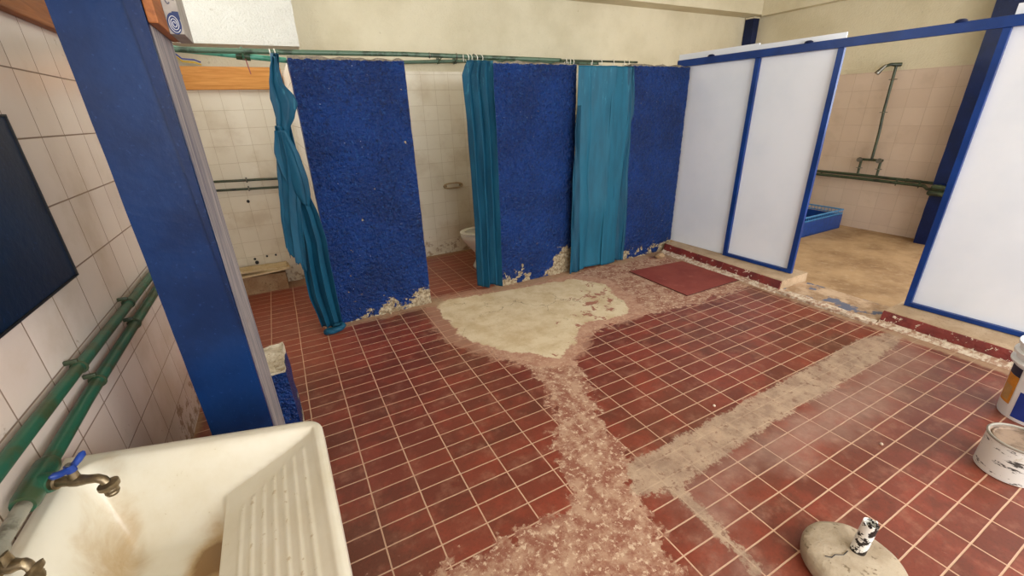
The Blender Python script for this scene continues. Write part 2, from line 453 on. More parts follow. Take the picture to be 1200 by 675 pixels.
# floor with wear maps stored per vertex (signed distance to outlines, metres, inside positive)
POLY = {
 'cream': [(1.01,3.46),(.96,3.12),(.98,2.64),(1.19,2.33),(1.44,2.1),(1.65,2.22),(1.86,2.42),(2.3,2.36),(2.4,2.45),(2.55,2.95),(2.40,3.25),(1.71,3.35)],
 'pink': [(.96,2.72),(1.06,2.35),(1.19,2.1),(1.17,1.85),(1.06,1.58),(.94,1.43),(.88,1.17),(.8,1.04),(.52,1.07),(.27,1.09),(.1,1.09),(-.1,.2),(.9,.1),(.98,.64),(1.05,.81),(1.09,.94),(1.19,1.12),(1.23,1.26),(1.28,1.46),(1.42,1.74),(1.52,2.03),(1.75,2.22),(2.3,2.3),(3.0,2.2),(3.72,2.2),(3.78,3.25),(3.32,3.41),(2.3,3.42),(1.5,3.45),(1.0,3.5)],
 'conc': [(1.08,1.0),(1.18,1.13),(1.34,1.13),(2.0,1.15),(3.41,1.19),(3.76,1.13),(3.75,1.04),(2.93,.97),(2.0,.96),(1.31,.91),(1.26,.5),(1.22,.5),(1.23,.92),(1.11,.96)],
 'dust': [(3.4,1.15),(3.74,1.05),(3.55,.72),(2.92,.60),(2.12,.62),(1.63,.72),(1.33,.6),(1.2,.3),(1.1,.4),(1.12,.9),(1.31,1.0)],
 'sand': [(-.72,4.6),(.05,4.6),(.05,4.8),(-.72,4.8)],
 'flake': [(1.45,2.05),(1.9,2.3),(2.5,2.35),(2.7,3.1),(2.3,3.25),(1.9,2.8)],
 'stallfloor': [(-.8,2.75),(.3,2.75),(.3,3.55),(4.2,3.55),(4.2,5),(-.8,5)],
}
def sdist(poly, P):
    n = len(poly); d = np.full(len(P), 1e9); ins = np.zeros(len(P), bool)
    for i in range(n):
        a = np.array(poly[i]); b = np.array(poly[(i+1) % n]); e = b-a
        w = P-a; t = np.clip((w@e)/(e@e), 0, 1); d = np.minimum(d, np.hypot(*(w-t[:, None]*e).T))
        c = ((a[1] > P[:, 1]) != (b[1] > P[:, 1])) & (P[:, 0] < (b[0]-a[0])*(P[:, 1]-a[1])/((b[1]-a[1]) or 1e-9)+a[0])
        ins ^= c
    return np.where(ins, d, -d)
def make_floor():
    st = .025
    xs = np.arange(XL-.05, 4.10, st); ys = np.arange(YF-.05, YB+.05, st)
    xs = np.append(xs, 4.1); nx, ny = len(xs), len(ys)
    gx, gy = np.meshgrid(xs, ys); P = np.stack([gx.ravel(), gy.ravel()], 1)
    me = bpy.data.meshes.new('floor')
    verts = np.column_stack([P, np.zeros(len(P))])
    i = np.arange(nx-1)[None, :] + nx*np.arange(ny-1)[:, None]; i = i.ravel()
    me.from_pydata(verts.tolist(), [], np.stack([i, i+1, i+nx+1, i+nx], 1).tolist())
    for k, poly in POLY.items():
        a = me.attributes.new(k, 'FLOAT', 'POINT')
        v = np.clip(sdist(poly, P), -.6, .6)
        if k == 'sand':   # dirt that gathers along the feet of the walls
            for (x0, x1, y) in ((.15, 1.0, 3.46), (1.66, 2.52, 3.44), (3.1, 4.0, 3.42), (-.72, 4, 4.8)):
                dx = np.maximum(np.maximum(x0-P[:, 0], P[:, 0]-x1), 0)
                v = np.maximum(v, .07-np.hypot(dx, P[:, 1]-y)*.8)
            v = np.maximum(v, .02-np.abs(P[:, 0]-XL))
            # worn line along the foot of the shower steps
            v = np.maximum(v, .05-np.hypot(P[:, 0]-3.72, np.maximum(0, P[:, 1]-3.3)))
        a.data.foreach_set('value', v.astype(np.float32))
    me.materials.append(MAT['floor'])
    o = bpy.data.objects.new('floor', me); COL.objects.link(o); return struct(o)
make_floor()
struct(link('floor_shower', B((4.1, YF, -.06), (XR+.1, YB+.05, 0)), 'sand'))
struct(link('floor_slab', B((XL-.2, YF-.1, -.2), (XR+.2, YB+.2, -.062)), 'concrete'))

def wall_with_hole(axis, pos, thick, lo, hi, hole):
    """wall across `axis`, from lo to hi in the other axis and 0..ZC, with one rectangular hole (a0,a1,z0,z1)"""
    bm = bmesh.new()
    def piece(a0, a1, z0, z1):
        if a1-a0 < 1e-4 or z1-z0 < 1e-4: return
        if axis == 'x': box(bm, (pos, a0, z0), (pos+thick, a1, z1))
        else: box(bm, (a0, pos, z0), (a1, pos+thick, z1))
    a0, a1, z0, z1 = hole
    piece(lo, a0, -.06, ZC); piece(a1, hi, -.06, ZC); piece(a0, a1, -.06, z0); piece(a0, a1, z1, ZC)
    return bm
WR = (-1.6, 1.35, 1.25, 2.65)  # opening added in the right wall to brighten the shower room
WL = (2.5, 4.25, 2.24, 3.05)        # high opening in the left wall above the stalls
struct(link('wall_left', wall_with_hole('x', XL-.17, .155, YF-.15, YB+.15, WL), 'plaster'))
struct(link('wall_back', B((XL-.15, YB+.012, -.06), (XR+.15, YB+.17, ZC)), 'plaster'))
struct(link('wall_right', wall_with_hole('x', XR+.012, .158, YF-.15, YB+.15, WR), 'plaster'))
WF = (-.3, 6.2, .9, 2.95)
struct(link('wall_front', wall_with_hole('y', YF-.17, .17, XL-.15, XR+.15, WF), 'plaster'))
struct(link('ceiling', B((XL-.2, YF-.2, ZC), (XR+.2, YB+.2, ZC+.12)), 'ceiling'))
# glazed tile cladding
struct(link('wall_left_tiles', B((XL-.016, YF, 0), (XL, YB-.0, 2.0)), 'tile_left'))
bm = bmesh.new(); box(bm, (XL, YB, 0), (4.1, YB+.013, 2.005)); struct(link('wall_back_tiles', bm, 'tile_back'))
bm = bmesh.new(); box(bm, (XR, WR[1], 0), (XR+.013, YB, 1.897)); box(bm, (XR, YF, 0), (XR+.013, WR[1], WR[2])); struct(link('wall_right_tiles', bm, 'tile_shower'))
# beams round the top of the walls
struct(link('trim_beam_back', B((XL, 4.56, 2.765), (XR, YB+.02, ZC)), 'plaster'))
struct(link('trim_beam_right', B((6.56, YF, 2.745), (XR+.02, 4.56, ZC)), 'plaster'))
bm = bmesh.new(); gridbox(bm, (XL, 4.55, 2.165), (.37, YB+.02, 2.80), .09, .004); struct(link('trim_lintel', bm, 'white_plaster'))
def window(name, axis, pos, hole, nx, nz, dep=.05):
    a0, a1, z0, z1 = hole; bm = bmesh.new(); t = .025
    def bar(p0, p1, q0, q1):
        if axis == 'x': box(bm, (pos, p0, q0), (pos+dep, p1, q1))
        else: box(bm, (p0, pos, q0), (p1, pos+dep, q1))
    for i in range(nx+1):
        c = a0 + (a1-a0)*i/nx; c = min(max(c, a0+t), a1-t); bar(c-t, c+t, z0, z1)
    for i in range(nz+1):
        c = z0 + (z1-z0)*i/nz; c = min(max(c, z0+t), z1-t); bar(a0, a1, c-t, c+t)
    return struct(link(name, bm, 'blue_column'))
window('added_window', 'x', XR+.09, WR, 3, 2); window('window_1', 'x', XL-.12, WL, 2, 1); window('window_2', 'y', YF-.12, WF, 5, 2)  # the right wall's frame is added along with its fill lamp

# ------------------------------------------------------------------ blue stall walls
def stall(name, x0, x1, y, side_x, label, tile_face, seed, y1=None):
    t = thing(name, ((x0+x1)/2, y+.06, 0), label, 'partition wall', 'blue stall walls')
    bm = bmesh.new(); gridbox(bm, (x0, y, 0), (x1, y+.12, 1.965), .013, .003, 9, .022, seed=seed, lump=.0055)
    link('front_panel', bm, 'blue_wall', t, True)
    if side_x is not None:
        bm = bmesh.new(); gridbox(bm, (side_x, y+.115, 0), (side_x+.1, YB, 1.955), .05, .003, 8, .01, seed=seed+3)
        d = link('side_panel', bm, tile_face, t); d['label'] = 'tile-clad side panel running to the back wall'
    # crumbled cement along the foot
    bm = bmesh.new()
    for k in range(int((x1-x0)/.045)):
        if mnoise.noise(Vector((k*.35, seed, 0))) < .05: continue
        p = x0+.03+.045*k+random.uniform(-.015, .015); s = random.uniform(.008, .020)
        if p > x1-.02: continue
        M = Matrix.Translation((p, y-.002, 0)) @ Matrix.Rotation(random.uniform(0, 3), 4, 'Z') @ Matrix.Diagonal((1.7, .7, random.uniform(.5, 1.1), 1))
        r = bmesh.ops.create_icosphere(bm, subdivisions=2, radius=s)
        for v in r['verts']: v.co = M @ (v.co*(1+.35*mnoise.noise(v.co*60+Vector((k, 0, 0))))); v.co.z = max(v.co.z, 0)
    link('cement_fillet', bm, 'rough_cement', t)
    return t
stall('stall_wall', .192, .965, 3.462, .195, 'blue stall wall at the left, beside the knotted teal curtain', 'tile_side', 1)
stall('stall_wall', 1.695, 2.53, 3.47, 2.12, 'blue stall wall in the middle, between two teal curtains', 'tile_side', 5)
stall('stall_wall', 3.14, 3.945, 3.44, 3.85, 'blue stall wall at the right, meeting the white panels', 'tile_side', 9)

# ------------------------------------------------------------------ left side: pillar, stub, boards, pipes
t = thing('pillar', (-.32, 1.77, 0), 'tall glossy blue pillar standing just behind the laundry sink', 'pillar')
bm = bmesh.new(); gridbox(bm, (-.418, 1.60, 0), (-.240, 1.95, ZC), .05, .0012, 7); link('column', bm, 'blue_pillar', t, True)
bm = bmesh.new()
for y0 in (1.5935,):   # strip in a darker blue, tapering downwards on the front right edge
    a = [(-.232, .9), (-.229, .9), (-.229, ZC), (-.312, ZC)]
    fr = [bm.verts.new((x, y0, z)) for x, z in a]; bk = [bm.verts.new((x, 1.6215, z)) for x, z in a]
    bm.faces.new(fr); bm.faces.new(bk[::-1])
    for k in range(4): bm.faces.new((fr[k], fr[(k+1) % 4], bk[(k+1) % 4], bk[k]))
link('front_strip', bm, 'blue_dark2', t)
bm = bmesh.new(); gridbox(bm, (-.2405, 1.6, 0), (-.229, 1.6215, ZC), .05, .0006, 7); link('corner_strip', bm, 'blue_pillar', t, True)
bm = bmesh.new(); box(bm, (-.2395, 1.622, 0), (-.229, 1.952, ZC), .002); o = link('side_board', bm, 'wood_grey', t); o['label'] = 'weathered bare grey board on the right side'
t = thing('wall_stub', (-.2, 2.2, 0), 'low blue wall stub with broken concrete top beside the pillar', 'wall stub')
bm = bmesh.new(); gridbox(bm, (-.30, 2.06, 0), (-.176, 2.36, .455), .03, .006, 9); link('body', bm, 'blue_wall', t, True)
bm = bmesh.new(); gridbox(bm, (-.297, 2.065, .45), (-.18, 2.355, .474), .022, .012, 14, .02); link('broken_top', bm, 'rough_cement', t)

t = thing('wall_board', (-.71, 2.3, 1.95), 'brown wooden board fixed high on the left tiled wall', 'board')
bm = bmesh.new(); box(bm, (XL+.001, 1.2, 1.952), (XL+.035, 3.0, 2.16), .004); link('board', bm, 'wood_brown', t)
bm = bmesh.new()
for y in (1.5, 2.2, 2.8):
    bm = bmesh.new(); lathe(bm, [(0, .004), (.006, .003), (.007, 0)], 10, Matrix.Translation((XL+.035, y, 2.06)) @ Matrix.Rotation(PI/2, 4, 'Y'))
    link('nail', bm, 'steel', t)

t = thing('wall_panel', (-.70, 1.5, 1.35), 'dark blue painted board hung on left wall above pipes', 'board')
bm = bmesh.new(); box(bm, (XL+.001, .9, 1.113), (XL+.022, 1.93, 1.62), .004); link('board', bm, 'blue_dark', t)
bm = bmesh.new()
box(bm, (XL+.001, .9, 1.108), (XL+.026, 1.934, 1.1135)); box(bm, (XL+.001, 1.9305, 1.108), (XL+.026, 1.936, 1.622)); box(bm, (XL+.001, .9, 1.62), (XL+.026, 1.936, 1.626))
o = link('edge_strip', bm, 'black', t); o['label'] = 'dark edge strip'

t = thing('wood_block', (-.215, 1.77, 1.83), 'brown wood block nailed high on the right side of pillar', 'wood block')
bm = bmesh.new(); box(bm, (-.2275, 1.60, 1.833), (-.2045, 1.945, 2.12), .003); link('block', bm, 'wood_brown', t)
t = thing('carton', (-.183, 1.85, 1.81), 'grey printed carton with round swirl mark beside the wood block', 'carton')
bm = bmesh.new(); box(bm, (-.2043, 1.75, 1.830), (-.168, 1.944, 2.13), .002); link('carton_body', bm, plain('grey_carton', '#a8a199', .8), t)
MX = Matrix.Translation((-.1862, 1.7499, 1.857)) @ Matrix.Rotation(PI/2, 4, 'X') @ Matrix.Diagonal((.5, .85, 1, 1))
bm = bmesh.new(); lathe(bm, [(.033, 0), (.033, .0012), (0, .0012)], 32, MX)
box(bm, (-.185, 1.7488, 1.868), (-.169, 1.7499, 1.888))
p = link('printed_mark', bm, plain('navy_print', '#2b3a66', .7), t); p['label'] = 'navy round printed mark'
bm = bmesh.new()
tube(bm, [MX @ Vector(((.004+.024*i/70)*math.cos(i*.26), (.004+.024*i/70)*math.sin(i*.26), .0014)) for i in range(71)], .0011, 5)
link('swirl', bm, plain('pale_print', '#cfd0d4', .7), p)
for k in range(2):
    bm = bmesh.new()
    tube(bm, [(-.188+.014*k+.006*math.cos(a), 1.7494, 1.925+.018*math.sin(a)+.01*k) for a in np.linspace(.6, 5.4, 16)], .0016, 6)
    link('letter', bm, plain('grey_print', '#5d5e6b', .7), t)

# pipes along the left wall
def clamp(bm, x, y, z, r):
    torus(bm, (x, y, z), r+.002, .004, 'y', 16, 6); box(bm, (x-.03, y-.006, z+r-.002), (x+.004, y+.006, z+r+.012), .002)
t = thing('water_pipe', (-.69, 1.9, .885), 'upper green water pipe along the left tiled wall', 'pipe')
bm = bmesh.new(); tube(bm, [(-.69, .1, .888), (-.69, 1.3, .886), (-.69, 2.95, .872)], .0175, 16); link('tube', bm, 'pipe', t, True)
for y in (1.66, 2.23): bm = bmesh.new(); clamp(bm, -.69, y, .882, .0175); link('clamp', bm, 'pipe_dark', t, True)
t = thing('water_pipe', (-.685, 1.9, .80), 'lower green water pipe feeding the brass taps at the left wall', 'pipe')
bm = bmesh.new(); tube(bm, [(-.683, 1.275, .785), (-.687, 1.6, .792), (-.69, 2.95, .80)], .019, 16); link('tube', bm, 'pipe', t, True)
bm = bmesh.new(); tube(bm, [(-.68, .2, .778), (-.682, 1.195, .782)], .016, 16); o = link('grey_tube', bm, 'pipe_grey', t, True); o['label'] = 'bare grey pipe length'
bm = bmesh.new(); tube(bm, [(-.683, 1.165, .782), (-.683, 1.18, .782), (-.683, 1.30, .786), (-.683, 1.315, .786)], [.023, .027, .027, .022], 18)
tube(bm, [(-.683, 1.238, .784), (-.655, 1.225, .784), (-.647, 1.221, .784)], [.024, .025, .022], 18); link('tee_fitting', bm, 'pipe', t, True)
bm = bmesh.new(); tube(bm, [(-.683, .96, .78), (-.683, 1.05, .78)], .022, 18); tube(bm, [(-.683, 1.0, .78), (-.654, .985, .784)], .020, 18); link('tee_fitting', bm, 'pipe_grey', t, True)
bm = bmesh.new(); clamp(bm, -.688, 1.72, .794, .019); link('clamp', bm, 'pipe_dark', t, True)
bm = bmesh.new(); clamp(bm, -.689, 2.2, .797, .019); link('clamp', bm, 'pipe_dark', t, True)

def tap(bx_, y, ang, L, label, handle=True):
    t = thing('tap', (bx_, y, .784), label, 'tap', 'brass taps over the sink')
    x = 0; z = 0; y0 = y; y = 0
    T = Matrix.Translation((bx_, y0, .784)) @ Matrix.Rotation(ang, 4, 'Z') @ Matrix.Diagonal((L, 1, 1, 1))
    def link(nm, bm, m, par, sm=False):
        for v in bm.verts: v.co = T @ v.co
        return globals()['link'](nm, bm, m, par, sm)
    bm = bmesh.new()
    tube(bm, [(x-.004, y, z), (x+.012, y, z), (x+.014, y, z), (x+.04, y, z), (x+.06, y, z)], [.018, .018, .0125, .0125, .014], 16)
    tube(bm, [(x+.045, y, z), (x+.06, y, z), (x+.085, y, z+.001), (x+.11, y, z+.002), (x+.122, y, z-.004), (x+.127, y, z-.018)], [.014, .0145, .011, .0105, .0105, .011], 14)
    link('body', bm, 'brass', t, True)
    bm = bmesh.new(); tube(bm, [(x+.127, y, z-.012), (x+.128, y, z-.016), (x+.128, y, z-.026), (x+.128, y, z-.030), (x+.129, y, z-.034), (x+.129, y, z-.037), (x+.129, y, z-.040), (x+.129, y, z-.043), (x+.129, y, z-.050)],
        [.012, .0225, .0225, .014, .014, .0155, .014, .0155, .0125], 18); link('spout_nut', bm, 'brass', t, True)
    bm = bmesh.new(); tube(bm, [(x+.058, y, z+.008), (x+.058, y, z+.034)], [.0115, .009], 12); link('stem', bm, 'brass', t, True)
    if not handle: return t
    bm = bmesh.new()
    a = Vector((.10, .99, 0)); up = Vector((0, 0, 1))
    for s in (-1, 1):
        c = Vector((x+.058, y, z+.038))
        tube(bm, [c, c+a*s*.012+up*.002, c+a*s*.024+up*.006, c+a*s*.036+up*.012, c+a*s*.042+up*.016], [.009, .0075, .0085, .0085, .003], 12)
    tube(bm, [(x+.058, y, z+.030), (x+.058, y, z+.048)], [.012, .010], 14)
    h = link('handle', bm, 'handle_blue' if handle else 'brass', t, True)
    if handle: h['label'] = 'blue butterfly handle'
    bm = bmesh.new(); tube(bm, [(x+.058, y, z+.0475), (x+.058, y, z+.052)], .006, 8); link('screw', bm, 'steel', h, True)
    return t
tap(-.648, 1.222, -.42, .95, 'brass tap with blue butterfly handle over the sink far corner')
tap(-.655, .985, -.35, .42, 'brass tap without handle near the bottom left photo corner', False)

# ------------------------------------------------------------------ laundry sink
def sink():
    t = thing('laundry_sink', (-.39, .95, .35), 'cream plastic laundry sink with ribbed washboard, stained brown inside', 'sink')
    FL, FR, NR, NL = [np.array(p) for p in ((-.708, 1.425), (-.052, 1.235), (-.040, .30), (-.712, .30))]
    zr = .72; nu, nv = 190, 170
    us = np.linspace(0, 1, nu); vs_ = np.linspace(0, 1, nv)
    W = .67; D = 1.0; xb = .385/.67
    bm = bmesh.new(); V = []; st = []; rd = []
    def pos(u, v):
        RC = .045; a = 1-(1-u)*W/RC; b = 1-(1-v)*(1.05-.1*u)/RC
        if a > 0 and b > 0:        # rounded front corner
            k = max(a, b)/math.hypot(a, b); a *= k; b *= k
            u = 1-(1-a)*RC/W; v = 1-(1-b)*RC/(1.05-.1*u)
        return (1-v)*((1-u)*NL+u*NR) + v*((1-u)*FL+u*FR)
    def smin(*q):
        k = 20.0; m = min(q); return max(0.0, m - math.log(sum(math.exp(-k*(x_-m)) for x_ in q))/k) if m > 1e-5 else m
    def ss(a, b, x): x = min(max((x-a)/(b-a), 0), 1); return x*x*(3-2*x)
    for v in vs_:
        row = []
        for u in us:
            dl, dr = u*W, (1-u)*W; df = (1-v)*(1.05-.1*u); dn = v*(1.05-.1*u)
            p = pos(u, v)
            rim = .030
            # steep basin walls, metres of drop against distance from the rim
            def wall(d, reach, depth): return depth*ss(rim, rim+reach, d)
            deep = smin(wall(dl, .13, .285), wall(df, .15, .285), wall(dn, .12, .285))
            board = .0
            x = u*W
            if x > xb*W:
                k = max(0, dr-.022-.012)/(W-xb*W-.022-.012)
                board = .012*ss(.022, .034, dr) + .125*k
                q = (dr-.034)
                ridge = 0
                if .022 < q < .228 and df > .075 + q*.55 :
                    ridge = .006*max(0, math.sin(2*PI*(q-.022)/.029))**.7*ss(.075+q*.55, .095+q*.55, df)
                dz = min(board, wall(df, .15, .285), wall(dn, .14, .285)) - (ridge if board > .02 else 0)
                s = .0; r = 1 if ridge > .002 else 0
            else:
                e = ss(xb*W-.022, xb*W, x); bd = .012+.125
                dz = deep*(1-e) + min(bd, wall(df, .15, .285))*e; r = 0
                dz += .012*(1-e)*(deep/.285)**4*ss(.1, .35, df)*0
                cx, cy = xb*W-.03, .235
                s = 1.25*math.exp(-((x-cx)/.07)**2-((df-cy)/.09)**2) + .75*math.exp(-((x-.12)/.05)**2-((df-.2)/.2)**2)
                s += .35*math.exp(-((x-.02)/.03)**2) + .16*(deep/.285)**3
                s += .6*math.exp(-((x-(xb*W-.05-.45*(df-.2)))/.035)**2)*ss(.15, .25, df)
                s *= (1-e)
            row.append(bm.verts.new((p[0], p[1], zr-dz + (.004*ss(.0, .012, min(dl, dr, df))-.004)))); st.append(s); rd.append(r)
        V.append(row)
    for j in range(nv-1):
        for i in range(nu-1): bm.faces.new((V[j][i], V[j][i+1], V[j+1][i+1], V[j+1][i]))
    bm.verts.index_update()
    me_n = len(bm.verts)
    o = link('basin', bm, 'sink', t, True, auto=False)
    for nm, arr in (('stain', st), ('ridge', rd)):
        a = o.data.attributes.new(nm, 'FLOAT', 'POINT'); a.data.foreach_set('value', np.array(arr, np.float32))
    # rim edge rolled over, and the outer tub below it
    def loop(off, z, n=60):
        out = []; cen = np.array((-.38, .82))
        e = 1e-4
        path = [(k/n, 0) for k in range(n)] + [(1, k/n) for k in range(n)] + [(1-k/n, 1) for k in range(n)] + [(0, 1-k/n) for k in range(n)]
        path = [(1-(1-u)**3 if v == 1 else u, 1-(1-v)**3 if u == 1 else v) for u, v in path]
        for u, v in path:
            q = pos(u, v); d = cen-q; d = np.array((d[0]*1.5, d[1])); d = d/np.hypot(*d)
            out.append((q[0]+d[0]*off, q[1]+d[1]*off, z))
        return out
    bm = bmesh.new(); rings = [[bm.verts.new(p) for p in loop(o_, z_)] for o_, z_ in ((0, .716), (-.002, .71), (-.002, .672), (.005, .668), (.008, .672), (.012, .40), (.05, .36))]
    for a, b in zip(rings, rings[1:]):
        for k in range(len(a)): bm.faces.new((a[k], a[(k+1) % len(a)], b[(k+1) % len(a)], b[k]))
    bm.faces.new(rings[-1])
    r = link('outer_shell', bm, 'sink', t)
    for x in (-.64, -.12):
        for y in (.42, 1.08):
            bm = bmesh.new(); box(bm, (x-.02, y-.02, 0), (x+.02, y+.02, .40), .003); link('leg', bm, 'steel', t)
sink()

# ------------------------------------------------------------------ stall 1 (left): plank, pipes, bricks
t = thing('plank', (-.15, 4.77, 1.84), 'orange pine plank fixed along the back wall beneath the pipes', 'plank')
bm = bmesh.new(); box(bm, (XL+.002, 4.745, 1.842), (.188, YB-.001, 2.02), .004); link('board', bm, 'wood_orange', t)
bm = bmesh.new()
for x in (-.56, .1):
  bm = bmesh.new(); lathe(bm, [(0, .004), (.007, .003), (.008, 0)], 10, Matrix.Translation((x, 4.745, 1.95)) @ Matrix.Rotation(PI/2, 4, 'X'))
  link('screw', bm, 'steel', t)

# curtain rods and pipes over the stalls
t = thing('curtain_rod', (.9, 3.52, 2.0), 'long green pipe lying on stall walls, carrying the two left curtains', 'curtain rod')
bm = bmesh.new(); tube(bm, [(-.71, 3.535, 1.998), (.2, 3.535, 2.0), (1.0, 3.535, 2.008), (2.40, 3.535, 1.995)], .0165, 14); link('tube', bm, 'pipe_olive', t, True)
for x in (1.19, 1.41, 1.56): bm = bmesh.new(); torus(bm, (x, 3.535, 2.005), .018, .004, 'x', 14, 6); link('clip', bm, 'steel', t, True)
t = thing('curtain_rod', (2.85, 3.5, 1.99), 'thin short rod above right stall opening carrying the faded curtain', 'curtain rod')
bm = bmesh.new(); tube(bm, [(2.38, 3.50, 1.992), (3.27, 3.50, 1.992)], .009, 10); link('tube', bm, 'pipe_dark', t, True)
t = thing('water_pipe', (-.2, 3.6, 1.97), 'pale green pipe sloping under the curtain rod at upper left', 'pipe')
bm = bmesh.new(); tube(bm, [(-.71, 3.60, 2.022), (-.41, 3.60, 2.008), (.192, 3.60, 1.958)], .0175, 14); link('tube', bm, 'pipe_light', t, True)
bm = bmesh.new(); tube(bm, [(-.10, 3.60, 1.983), (-.02, 3.60, 1.976)], .026, 16); torus(bm, (-.06, 3.56, 1.99), .03, .008, 'x', 14, 6); link('coupling', bm, 'pipe', t, True)
bm = bmesh.new(); tube(bm, [(-.05, 3.585, 1.96), (-.047, 3.58, 1.93), (-.04, 3.58, 1.87)], .004, 6); o = link('string_tie', bm, plain('pink_string', '#a8605c', .8), t); o['label'] = 'pink string tie'
t = thing('electric_cable', (-.5, 4.6, 2.1), 'yellow and blue loose cable hanging behind the pillar', 'cable')
for nm, c, z in (('yellow_wire', '#d8b23a', 2.05), ('blue_wire', '#4353a0', 2.07)):
    bm = bmesh.new(); tube(bm, [(-.60, 4.72, z+.09), (-.56, 4.71, z+.04), (-.52, 4.71, z), (-.44, 4.72, z-.005), (-.40, 4.74, z-.02)], .006, 6); link(nm, bm, plain(nm, c, .6), t, True)
t = thing('water_pipe', (1.7, 4.75, 2.09), 'dark green pipe along the back wall above the cream tiles', 'pipe')
bm = bmesh.new(); tube(bm, [(.98, 4.755, 2.075), (1.35, 4.755, 2.083), (2.12, 4.755, 2.112), (3.8, 4.755, 2.112)], .0165, 14); link('tube', bm, 'pipe_olive', t, True)
for x in (1.70, 1.88): bm = bmesh.new(); clamp(bm, x, 4.755, 2.098, .0165); box(bm, (x-.006, 4.765, 2.09), (x+.006, 4.813, 2.106), .002); tube(bm, [(x-.03, 4.73, 2.07), (x+.03, 4.735, 2.14)], .006, 6); link('clamp', bm, 'pipe_dark', t, True)
for z, lb in ((1.078, 'upper thin dark pipe across the left stall back wall'), (.998, 'lower thin dark pipe across the left stall back wall')):
    t = thing('water_pipe', (-.2, 4.77, z), lb, 'pipe')
    bm = bmesh.new(); tube(bm, [(-.62, 4.77, z+.004), (.19, 4.77, z-.028)], .011, 12); link('tube', bm, 'pipe_dark', t, True)
    for x in (-.3, -.02):
        bm = bmesh.new(); torus(bm, (x, 4.77, z-.008), .013, .005, 'x', 12, 6); box(bm, (x-.006, 4.76, z-.03), (x+.006, 4.80, z+.016), .002); link('clamp', bm, 'pipe_grey', t, True)
    bm = bmesh.new(); tube(bm, [(-.62, 4.77, z+.004), (-.64, 4.775, z+.004), (-.645, 4.795, z+.004)], .015, 12); link('elbow', bm, 'pipe_dark', t, True)

t = thing('brick_block', (-.35, 4.62, 0), 'dusty brick block on the floor of the left stall', 'brick')
bm = bmesh.new(); gridbox(bm, (-.66, 4.60, 0), (-.17, 4.79, .175), .03, .012, 9, .01); link('block', bm, 'brick', t, True)
t = thing('broken_tile_stack', (-.32, 4.6, .18), 'stack of broken cream tiles lying on the brick block', 'tiles')
for k, (x0, x1, y0, y1, z, a) in enumerate(((-.60, -.12, 4.56, 4.75, .206, .05), (-.58, -.14, 4.6, 4.77, .229, -.03), (-.62, -.36, 4.55, 4.7, .252, .12))):
    M = Matrix.Translation(((x0+x1)/2, (y0+y1)/2, z)) @ Matrix.Rotation(a, 4, 'Z') @ Matrix.Rotation(.03*(k-1), 4, 'Y')
    bm = bmesh.new(); gridbox(bm, (-(x1-x0)/2, -(y1-y0)/2, -.008), ((x1-x0)/2, (y1-y0)/2, .010), .03, .007, 12)
    for v in bm.verts: v.co = M @ v.co
    link('broken_tile', bm, 'broken_tile', t)
t = thing('wall_hole', (-.3, 4.798, .3), 'small dark broken hole in the tile above the brick block', 'hole')
bm = bmesh.new()
for (x, z, r) in ((-.40, .262, .018), (-.41, .30, .012), (-.30, .31, .010), (-.22, .31, .010), (-.335, .87, .014)):
    bm = bmesh.new(); bmesh.ops.create_icosphere(bm, subdivisions=2, radius=r, matrix=Matrix.Translation((x, 4.798, z)) @ Matrix.Diagonal((1, .3, 1.1, 1)))
    link('dark_gap', bm, 'black', t)

# ------------------------------------------------------------------ stall 2: toilet, holder
t = thing('paper_holder', (1.75, 4.79, .81), 'small oval metal paper holder on the tiled back wall', 'holder')
bm = bmesh.new()
pts = []
for i in range(33):
    a = 2*PI*i/32; pts.append((1.75+.085*math.copysign(abs(math.cos(a))**.55, math.cos(a))+.03*math.cos(a), 4.775, .81+.028*math.sin(a)))
tube(bm, pts, .009, 10, False); link('ring', bm, plain('tan_enamel', '#b39a77', .35), t, True)
bm = bmesh.new(); tube(bm, [(1.655, 4.80, .81), (1.655, 4.77, .81)], .016, 10); link('mount', bm, plain('tan_mount', '#9d8666', .4), t, True)
bm = bmesh.new(); tube(bm, [(1.845, 4.80, .81), (1.845, 4.77, .81)], .016, 10); link('mount', bm, plain('tan_mount', '#9d8666', .4), t, True)

t = thing('toilet', (1.85, 4.1, 0), 'white ceramic toilet peeking out behind the middle curtain', 'toilet')
def oval(bm, rings, seg=36):
    R_ = []
    for (cx, cy, rx, ry, z) in rings:
        R_.append([bm.verts.new((TX+(cy-TY)+ry*math.cos(2*PI*k/seg), TY-(cx-TX)+rx*math.sin(2*PI*k/seg), z)) for k in range(seg)])
    for a, b in zip(R_, R_[1:]):
        for k in range(seg): bm.faces.new((a[k], a[(k+1) % seg], b[(k+1) % seg], b[k]))
    return R_
TX, TY = 1.80, 4.10
bm = bmesh.new(); q = oval(bm, [(TX, TY+.06, .11, .19, 0), (TX, TY+.06, .115, .20, .03), (TX, TY+.07, .085, .17, .10), (TX, TY+.06, .085, .17, .18), (TX, TY+.02, .13, .21, .27), (TX, TY, .175, .245, .345), (TX, TY, .185, .255, .385), (TX, TY, .18, .25, .40),
     (TX, TY, .145, .21, .40), (TX, TY, .13, .19, .37), (TX, TY+.02, .09, .13, .27), (TX, TY+.04, .04, .05, .23)])
bm.faces.new(q[0]); bm.faces.new(q[-1]); link('bowl', bm, 'ceramic', t, True, auto=False)
bm = bmesh.new(); q = oval(bm, [(TX, TY, .14, .205, .402), (TX, TY, .188, .258, .402), (TX, TY, .188, .258, .418), (TX, TY, .14, .205, .418), (TX, TY, .14, .205, .402)]); link('seat', bm, 'ceramic', t, True)
